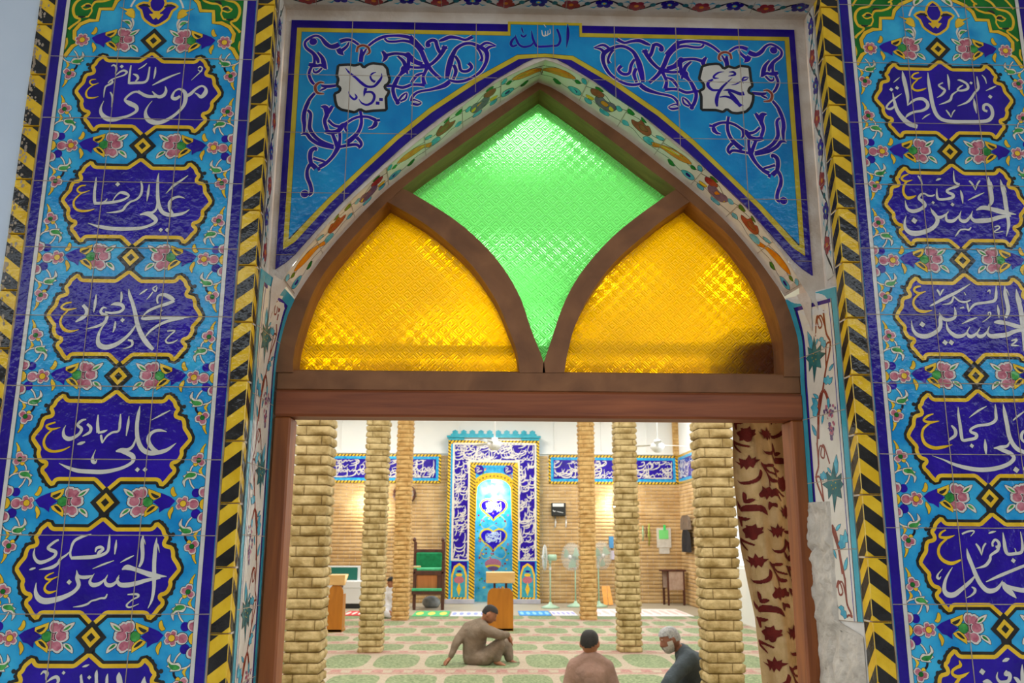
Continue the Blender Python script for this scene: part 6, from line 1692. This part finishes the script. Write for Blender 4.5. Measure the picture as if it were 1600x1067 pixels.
# lecterns
def lectern(label, xc, ybase, w, htop, hbody, hw, hh, rx=1.0):
    q = atZ(xc, ybase); Yc = q.y; r = empty('lectern', (q.x, Yc, 0), label, 'lectern', 'orange wooden lecterns'); k = (CAM-q).length/FPX*.985
    W_ = w*k/2; zb2 = atY(xc, hbody, Yc).z; zt2 = atY(xc, htop, Yc).z; x = q.x
    pr = [(x-W_, 0), (x+W_, 0), (x+W_, zb2-.14)] + [(x+W_-.10*(1-math.cos(t)), zb2-.14+.14*math.sin(t)) for t in (.4, .8, 1.2, 1.57)] + [(x-W_+.10*(1-math.cos(t)), zb2-.14+.14*math.sin(t)) for t in (1.57, 1.2, .8, .4)] + [(x-W_, zb2-.14)]
    m = MB(r.location); m.prism(pr, Yc, Yc+.03, WO); m.build('front_panel', r)
    for s_ in (-1, 1): m = MB(r.location); m.box((x+s_*(W_-.02)-.012, Yc+.03, 0), (x+s_*(W_-.02)+.012, Yc+.36, zb2-.16), WO, .003); m.build('side_panel', r)
    m = MB(r.location); m.box((x-W_, Yc+.0, 0), (x+W_, Yc+.4, .05), WO, .006); m.build('plinth', r)
    for s_ in (-1, 1): m = MB(r.location); m.box((x+s_*W_*.45-.02, Yc+.05, zb2-.05), (x+s_*W_*.45+.02, Yc+.30, zt2-hh*k+.02), WD, .004); m.build('post', r)
    m = MB(r.location); H_ = hh*k; m.box((x-hw*k/2, Yc-.04, zt2-H_), (x+hw*k/2, Yc, zt2), WP, .006)
    m.add([(x-hw*k/2, Yc, zt2-H_), (x+hw*k/2, Yc, zt2-H_), (x+hw*k/2, Yc+.34, zt2-.03), (x-hw*k/2, Yc+.34, zt2-.03), (x-hw*k/2, Yc, zt2-H_+.03), (x+hw*k/2, Yc, zt2-H_+.03), (x+hw*k/2, Yc+.34, zt2), (x-hw*k/2, Yc+.34, zt2)], [(0, 3, 2, 1), (4, 5, 6, 7), (0, 1, 5, 4), (1, 2, 6, 5), (2, 3, 7, 6), (3, 0, 4, 7)], WP)
    m.build('book_rest', r); r.location.z = .0115
    return r
lectern('orange wooden lectern with a pale book rest, in front of the prayer niche', 781.5, 987, 39.5, 895, 920, 44, 16)
lectern('wooden lectern half hidden by the nearest left pillar', 522, 989, 22, 899, 915.5, 26, 15)
# standing fans
FGN = simple('pale green enamel', (170, 204, 178), .35); FGR = simple('white fan wire', (220, 224, 222), .4)
def stand_fan(label, xc, ybase, yhead, ang, rad=.28):
    q = atZ(xc, ybase); r = empty('standing_fan', (q.x, q.y, 0), label, 'fan', 'standing fans by the back wall'); x, y = q.x, q.y; zh = atY(xc, yhead, y).z
    m = MB(r.location); m.lathe([(.0, .0), (.21, .0), (.22, .02), (.16, .05), (.05, .09), (.03, .14), (.0, .14)], (x, y, 0), FGN, 24); m.build('base', r)
    m = MB(r.location); m.tube([(x, y, .1), (x, y, zh-.12)], .018, FGN, 10); m.tube([(x, y, zh-.3), (x, y, zh-.22)], .03, FRM, 10); m.build('pole', r)
    d = Vector((math.cos(ang), math.sin(ang), 0)); c = Vector((x, y, zh)); s_ = d.cross(Vector((0, 0, 1)))
    m = MB(r.location); m.tube([c-d*.16, c-d*.14, c+d*.04, c+d*.06], [.04, .075, .075, .05], FGN, 14); m.tube([(x, y, zh-.14), (x, y, zh-.05)], .03, FGN, 8); m.build('motor', r)
    fc = c+d*.13; m = MB(r.location)
    for kk in range(9):
        rr = rad*(kk+1)/9; bulge = .055*math.sqrt(max(0, 1-((kk+1)/9)**2))
        for sg in (-1, 1): m.tube([fc+d*sg*bulge+s_*rr*math.cos(t)+Vector((0, 0, rr*math.sin(t))) for t in [2*math.pi*i/26 for i in range(26)]], .0035, FGR, 4, True)
    for kk in range(30):
        t = 2*math.pi*kk/30; u_ = s_*math.cos(t)+Vector((0, 0, math.sin(t)))
        for sg in (-1, 1): m.tube([fc+d*sg*.055+u_*.03, fc+d*sg*.045+u_*rad*.6, fc+u_*rad], .0025, FGR, 4)
    m.build('guard', r)
    for b_ in range(3):
        m = MB(r.location); t0 = b_*2.094+.4; vs = []
        for i in range(7):
            rr = .04+(rad*.8-.04)*i/6; w_ = (.35+.35*math.sin(i/6*2.6))
            for sg in (-1, 1): t = t0+sg*w_*.75; vs.append(fc+d*(.02*sg)+s_*rr*math.cos(t)+Vector((0, 0, rr*math.sin(t))))
        m.add(vs, [[2*i, 2*i+1, 2*i+3, 2*i+2] for i in range(6)], FGN, True); m.build('blade', r)
    m = MB(r.location); m.tube([fc+d*.05, fc+d*.07], .05, FRM, 14); m.build('badge', r)
    return r
stand_fan('pale green standing fan turned sideways, right next to the prayer niche', 860, 950, 871, math.pi, .32)
stand_fan('standing fan partly hidden by the farthest right pillar, facing the door', 899.5, 948, 870, math.pi+.75, .34)
stand_fan('standing fan between the two right pillars, facing the door', 936, 948, 868, -.95, .34)
# ceiling fans on long rods
FW_ = simple('white ceiling fan enamel', (236, 238, 238), .35)
def ceil_fan(label, px_, py, Y, a0):
    p_ = atY(px_, py, Y); r = empty('ceiling_fan', (p_.x, p_.y, CEIL), label, 'ceiling fan', 'white ceiling fans')
    m = MB(r.location); m.tube([(p_.x, p_.y, CEIL), (p_.x, p_.y, p_.z+.1)], .018, FW_, 8); m.lathe([(0, 0), (.05, 0), (.04, -.10), (0, -.12)], (p_.x, p_.y, CEIL), FW_, 12); m.build('rod', r)
    m = MB(r.location); m.lathe([(0, .10), (.06, .10), (.06, .04), (.13, .02), (.14, -.05), (.10, -.11), (.04, -.15), (0, -.15)], p_, FW_, 20); m.build('motor', r)
    for k in range(3):
        t = a0+k*2.094; d = Vector((math.cos(t), math.sin(t), 0)); s_ = Vector((-d.y, d.x, 0)); m = MB(r.location)
        vs = []
        for i, (rr, w_) in enumerate(((.1, .03), (.2, .035), (.24, .06), (.62, .075), (.66, .06))):
            for sg in (-1, 1): vs.append(p_+d*rr+s_*w_*sg+Vector((0, 0, .03*sg*.3)))
        vs2 = [v+Vector((0, 0, .006)) for v in vs]; n = len(vs); m.add(vs+vs2, [[2*i, 2*i+2, 2*i+3, 2*i+1] for i in range(4)]+[[n+2*i, n+2*i+1, n+2*i+3, n+2*i+2] for i in range(4)]+[[2*i, n+2*i, n+2*i+2, 2*i+2] for i in range(4)]+[[2*i+1, 2*i+3, n+2*i+3, n+2*i+1] for i in range(4)], FW_); m.build('blade', r)
ceil_fan('white ceiling fan hanging on a long rod in front of the prayer niche', 773, 692, 14.5, .1)
ceil_fan('white ceiling fan between the two nearer right pillars', 1027, 695, 14.5, .35)
# black box, clock, papers, coats
def wallbox():
    a = atY(862, 806, YB-.16); b_ = atY(884, 785.5, YB-.16); r = empty('wall_speaker', ((a.x+b_.x)/2, YB, a.z), 'black box with a white top panel mounted on the brick wall', 'speaker')
    m = MB(r.location); m.box((a.x, YB-.16, a.z), (b_.x, YB-.02, b_.z), DKB, .012); m.build('body', r)
    bx(r, 'panel', 863.5, 881, 786.5, 791.5, YB-.168, YB-.15, WPL, .002)
    P = Paint(planeY(YB-.161), r.location)
    for t in ('864 797 1, 866 799 1.2, 868 798 .8', '870 799 .6, 880 801 .8'): P.line([(lambda q_: (q_.x, q_.z, wv*.016))(atY(x_, y_, YB-.161)) for x_, y_, wv in S(t)], FRM, 2)
    P.build('mark', r)
    for px_ in (867.5, 884):
        m = MB(r.location); p0 = atY(px_, 807, YB-.05); p1 = atY(px_, 824, YB-.05); m.tube([p0, (p0.x+.01, p0.y, (p0.z+p1.z)/2), p1], .018, FRM, 8); m.build('cable', r)
wallbox()
ck = atY(632, 772, YB-.04); r = empty('wall_clock', ck, 'round brown wall clock mostly hidden behind the farthest left pillar', 'clock')
m = MB(r.location); m.tube([(ck.x+.27*math.cos(t), YB-.06, ck.z+.24*math.sin(t)) for t in [2*math.pi*i/36 for i in range(36)]], .035, WD, 8, True); m.build('rim', r)
m = MB(r.location); m.lathe([(0, 0), (.26, 0), (.26, .02), (0, .02)], (ck.x, YB-.06, ck.z), CRM, 30, 'y'); m.build('face', r)
m = MB(r.location); m.box((ck.x-.006, YB-.075, ck.z), (ck.x+.006, YB-.068, ck.z+.17), BLK); m.build('hand', r); m = MB(r.location); m.box((ck.x, YB-.075, ck.z-.006), (ck.x+.12, YB-.068, ck.z+.006), BLK); m.build('hand', r)
def wallflat(name, label, cat, px0, px1, py0, py1, mat, Y=YB-.034, th=.004):
    a = atY(px0, py1, Y); b_ = atY(px1, py0, Y); m = MB((a.x, Y, a.z)); m.box((a.x, Y-th, a.z), (b_.x, Y, b_.z), mat); return m.build(name, label=label, cat=cat)
wallflat('paper_sheet', 'large white paper sheet on the right part of the brick wall', 'paper', 1026.5, 1048, 825, 855.5, WHT)
wallflat('paper_sheet', 'smaller white paper hanging below the large sheet', 'paper', 1030, 1046, 856, 865, WHT)
wallflat('green_note', 'bright green note stuck on the white paper sheet', 'paper', 1029.8, 1044, 828, 842, simple('green paper', (126, 226, 132), .8), YB-.040)
wallflat('green_ribbon', 'bright green ribbon tip above the green note', 'ribbon', 1036.5, 1040, 820, 828, simple('green ribbon', (60, 220, 110), .8), YB-.046)
for px_, y0, y1, c_, nm in ((1004.5, 821, 845, (150, 200, 160), 'pale green'), (1009.5, 822, 840, (120, 76, 60), 'brown'), (1014, 818, 853, (170, 200, 70), 'yellow green')):
    m = MB(atY(px_, y0, YB-.04)); a, b_ = atY(px_, y0, YB-.05), atY(px_, y1, YB-.05); n_ = int((a.z-b_.z)/.04)
    for s_ in (-1, 1): m.tube([a, (a.x+s_*.02, a.y, (a.z+b_.z)/2), b_], .009, simple(nm+' beads', c_, .5), 6)
    m.build('prayer_beads', label=nm+' string of prayer beads hanging on the brick wall', cat='prayer beads', group='prayer beads on the wall')
def hang(name, label, cat, px0, px1, py0, py1, mat, d=.1):
    x = XE-.05; ym = (py0+py1)/2
    Ya = hit(px0, ym, 0, x).y; Yb_ = hit(px1, ym, 0, x).y; z0 = hit(px0, py1, 0, x).z; z1 = hit(px0, py0, 0, x).z
    m = MB((x, Yb_, z0)); n = 8; vs = []
    for j in range(7):
        for i in range(n+1):
            t = i/n; v = j/6; vs.append((x-.02-d*(.5+.5*math.sin(t*9+v))*(.5+.5*math.sin(math.pi*min(1, t*1.0))), Yb_+(Ya-Yb_)*(.5+(t-.5)*(1 if v < .8 else 1-(v-.8)*2.6)), z0+(z1-z0)*v))
    m.add(vs, [[j*(n+1)+i, j*(n+1)+i+1, (j+1)*(n+1)+i+1, (j+1)*(n+1)+i] for j in range(6) for i in range(n)], mat, True)
    return m.build(name, label=label, cat=cat)
hang('hanging_coat', 'black coat hanging on the right side wall beside the nearest right pillar', 'coat', 1068.5, 1083, 828, 862, cloth('black cloth', (22, 22, 28)))
hang('hanging_bag', 'grey brown bag hanging above the black coat', 'bag', 1066, 1083, 806, 828, cloth('grey brown bag cloth', (104, 88, 74)))
q = atZ(1053, 946); sb = empty('side_table', (4.62, q.y, 0), 'small dark table with a pinkish cloth against the back right corner', 'table'); Yc = q.y
PKC = fabric('pink grey cloth', (176, 150, 134), (194, 170, 156), 12)
for a, b_ in ((1035.5, 1039), (1043, 1046), (1067, 1070.5)): bx(sb, 'leg', a, b_, 892, 946, Yc+(.3 if a < 1040 else 0), Yc+(.33 if a < 1040 else .03), WD, .003)
bx(sb, 'table_top', 1034, 1072, 890, 893, Yc-.02, Yc+.36, WD, .004); bx(sb, 'cloth', 1045.5, 1067.5, 892.5, 922, Yc-.01, Yc+.01, PKC, .003); bx(sb, 'side_cloth', 1036, 1043, 893, 918, Yc+.28, Yc+.3, PKC, .003)
q = atZ(949, 946); bs_ = empty('book_stand', (q.x, q.y, 0), 'bright orange wooden book stand leaning on the wall between the right pillars', 'book stand')
OR2 = woodmat('bright orange wood', (232, 150, 50), (244, 172, 74), 3, 3, 14)
for (a, b_, c_, d_) in ((940, 948, 943.5, 950), (948.5, 952.5, 951, 958.5)):
    Yp = q.y; t0, t1 = atY(a, 915.5, Yp+.25), atY(b_, 915.5, Yp+.25); b0_, b1_ = atY(c_, 945, Yp), atY(d_, 945, Yp); m = MB(bs_.location)
    vs = [b0_, b1_, t1, t0]; vs = [Vector((v.x, v.y, max(0, v.z))) for v in vs]; vs += [v+Vector((0, .02, 0)) for v in vs]
    m.add(vs, [(0, 1, 2, 3), (7, 6, 5, 4), (0, 4, 5, 1), (1, 5, 6, 2), (2, 6, 7, 3), (3, 7, 4, 0)], OR2); m.build('board', bs_)
m = MB((atY(953, 850, YB-.05).x, YB-.05, 0))
wallflat('plastic_bag', 'blue and white plastic bag hanging behind the second right pillar', 'bag', 951.5, 958, 838, 856, simple('blue plastic', (80, 150, 206), .4), YB-.03, .06)
wallflat('towel', 'small pale lilac towel below the blue plastic bag', 'towel', 954, 960, 860, 874, simple('lilac towel', (206, 200, 222), .9), YB-.03, .03)
# green curtain at the right wall window
GC = simple('green curtain cloth', (120, 146, 96), .9, c2=(150, 174, 122), scale=3)
m = MB((XE-.1, 16.4, 0)); vs = []; n = 60
for j in range(2):
    for i in range(n+1): t = i/n; vs.append((XE-.12-.05*math.sin(t*60), 16.2+1.3*t, .02+(4.4 if j else 0)))
m.add(vs, [[i, i+1, n+2+i, n+1+i] for i in range(n)], GC, True); m.build('green_curtain', label='pale green curtain gathered at the right wall window', cat='curtain')

# ================================================================== flowered curtain in the doorway
CUR = simple('beige burlap', (206, 172, 116), .95, c2=(222, 190, 138), scale=30, bstr=.8, bscale=300, bdist=.002); BUR = simple('burgundy print', (96, 22, 18), .95, c2=(122, 34, 26), scale=30, bstr=.6, bscale=300, bdist=.002)
YCU = .62
cl = [(lambda q_: (q_.x, q_.z))(atY(a, b_, YCU)) for a, b_ in S('1138 590, 1142.7 655, 1147 722, 1154 784, 1159 858, 1169 911, 1181 964, 1193 1065, 1200 1140, 1206 1300')]
def cleft(z):
    for (x0, z0), (x1, z1) in zip(cl, cl[1:]):
        if z1 <= z <= z0: return x0+(x1-x0)*(z0-z)/(z0-z1)
    return cl[0][0] if z > cl[0][1] else cl[-1][0]
ctop = atY(1170, 530, YCU).z
def cy(u, z):
    a = u-cleft(z); w_ = .30
    f = .022*math.sin(a*38+1.0+ .8*(2.2-z)) + .010*math.sin(a*90+z*3)+.030*math.sin((a*.9+(z-1.6)*.42)*24)*max(0, min(1, (z-1.35)*1.4))
    return YCU + f + .05*max(0, a-.10)*8*.3
def cpt(u, v, h): return Vector((u, cy(u, v)-h*2.2, v))
m = MB(); vs = []; fs = []; nx, nz = 46, 90; zb0 = .03
for j in range(nz+1):
    z = zb0+(ctop-zb0)*j/nz; xl_ = cleft(z)
    for i in range(nx+1): vs.append(cpt(xl_+.36*i/nx*(1 if z < 2 else 1), z, 0))
for j in range(nz):
    for i in range(nx): a = j*(nx+1)+i; fs.append([a, a+1, a+nx+2, a+nx+1])
m = MB((1.05, YCU, 0)); m.add(vs, fs, CUR, True)
cu = empty('curtain', (1.05, YCU, 0), 'beige burlap curtain with burgundy flowers, drawn to the right side of the doorway', 'curtain'); m.build('drape', cu)
P = Paint(cpt, (1.05, YCU, 0)); ZC = Px(1120, 850, 1229/250, YCU)
SH = ['220 110, 262 128, 248 90, 290 110, 300 70, 320 105, 345 88, 345 112, 388 110, 350 140, 340 180, 320 160, 308 190, 290 158, 275 182, 268 150',
      '262 262, 290 282, 345 275, 380 240, 385 190, 410 215, 402 262, 370 296, 320 306, 285 292', '390 128, 420 150, 470 142, 515 150, 490 170, 440 168, 470 205, 550 225, 548 240, 470 220, 440 200, 490 260, 540 268, 548 290, 500 294, 480 285, 486 320, 478 322, 470 280, 440 215, 400 160',
      '405 385, 425 350, 418 322, 452 342, 480 325, 500 350, 535 335, 545 365, 562 372, 558 405, 530 398, 510 415, 490 400, 475 435, 455 405, 425 415',
      '318 362, 342 385, 350 430, 335 440, 320 400', '335 430, 370 418, 396 430, 370 456, 338 450', '284 430, 300 455, 322 480, 312 505, 290 470', '322 490, 350 470, 410 470, 470 490, 510 555, 455 528, 400 520, 340 525, 318 510',
      '495 445, 520 455, 560 460, 568 495, 530 480, 515 515, 498 490', '318 560, 360 568, 402 580, 370 600, 345 595, 350 640, 335 640, 318 590, 300 560', '345 670, 380 650, 370 632, 410 640, 430 622, 440 655, 478 650, 470 680, 484 690, 450 715, 445 745, 420 755, 400 735, 375 740, 372 705',
      '318 735, 350 745, 400 770, 440 790, 430 800, 380 780, 345 770, 370 800, 400 840, 380 830, 340 790, 325 768']
for k in range(-3, 5):
    for t in SH:
        pts = ZC.pts(t); pts = [(a+.022*1*k*(2.0), b_-k*.331) for a, b_ in [(q_[0], q_[1]) for q_ in pts]]
        pts = [(a+(cleft(b_)-cleft(b_+k*.331))-.022*2.0*k, b_) for a, b_ in pts]
        zz_ = [b_ for a, b_ in pts]
        if max(zz_) > ctop-.02 or min(zz_) < .1: continue
        for dx in ((0, .118, .075) if t is SH[0] or t is SH[1] else (0, .118)):
            pp = [(a+dx, b_+{0: 0, .118: .165, .075: .10}[dx]) for a, b_ in pts]
            if max(b_ for a, b_ in pp) > ctop-.02: continue
            pp = [(min(max(a, cleft(b_)+.003), cleft(b_)+.355), b_) for a, b_ in pp]
            pp = catmull(pp, 2, True); cx_ = sum(a for a, b_ in pp)/len(pp); cz_ = sum(b_ for a, b_ in pp)/len(pp)
            # drape the print over the folds as a fine strip mesh
            zlo, zhi = min(b_ for a, b_ in pp), max(b_ for a, b_ in pp); nb = max(3, int((zhi-zlo)/.0022))
            for i in range(nb):
                za, zb2 = zlo+(zhi-zlo)*i/nb, zlo+(zhi-zlo)*(i+1)/nb; zm = (za+zb2)/2; xs_ = []
                for a, b2 in zip(pp, pp[1:]+pp[:1]):
                    if (a[1] > zm) != (b2[1] > zm): xs_.append(a[0]+(b2[0]-a[0])*(zm-a[1])/(b2[1]-a[1]))
                xs_.sort()
                for x0, x1 in zip(xs_[::2], xs_[1::2]):
                    ns = max(1, int((x1-x0)/.008)); 
                    for s_ in range(ns): P.add([cpt(x0+(x1-x0)*s_/ns, za, .0016), cpt(x0+(x1-x0)*(s_+1)/ns, za, .0016), cpt(x0+(x1-x0)*(s_+1)/ns, zb2, .0016), cpt(x0+(x1-x0)*s_/ns, zb2, .0016)], [[0, 1, 2, 3]], BUR, True)
P.build('flower_print', cu)
# rod behind the fanlight, with the gathered curtain head on it
YR = .47; zr = atY(840, 545, YR).z; m = MB((.165, YR, zr)); m.tube([(-.85, YR, zr), (1.35, YR, zr)], .021, WD, 10)
rod = m.build('curtain_rod', label='thin curtain rod seen through the amber glass above the doorway', cat='curtain rod')
for x_ in (-.80, 1.30): m = MB((.165, YR, zr)); m.box((x_-.02, .36, zr-.02), (x_+.02, YR, zr+.02), WD); m.build('bracket', rod)
m = MB((1.05, YCU, 0)); vs = []; 
hd_ = cloth('curtain head cloth', (92, 40, 24)); bv, bf = ball((0, 0, 0), (.18, .080, .105), 24)
p_ = atY(1186, 560, .458); bv = [Vector((v.x*(1+.1*noise.noise(v*14)), v.y, v.z*(1+.25*noise.noise(v*9+Vector((4, 0, 0))))))+p_ for v in bv]; m.add(bv, bf, hd_, True); m.build('gathered_head', cu)

# ================================================================== porch in front of the doorway
pc = MB(); pc.box((-9, -6.2, 4.6), (9, .02, 4.8), HW); pc.build('ceiling_porch', kind='structure')
pf = MB(); pf.box((-14, -16, -.2), (14, .0, -.02), simple('courtyard paving', (116, 110, 102), .8, c2=(134, 128, 118), scale=2)); pf.build('floor_porch', kind='structure')

cw = MB(); cw.box((-14, -16.4, -.2), (14, -16, 6.1), simple('sandy unseen wall', (96, 86, 70), .9, c2=(116, 104, 84), scale=1.5, bstr=.3, bscale=8)); cw.build('wall_unseen', kind='structure')  # unseen opposite wall, added and sized to leave a sky strip in tile reflections
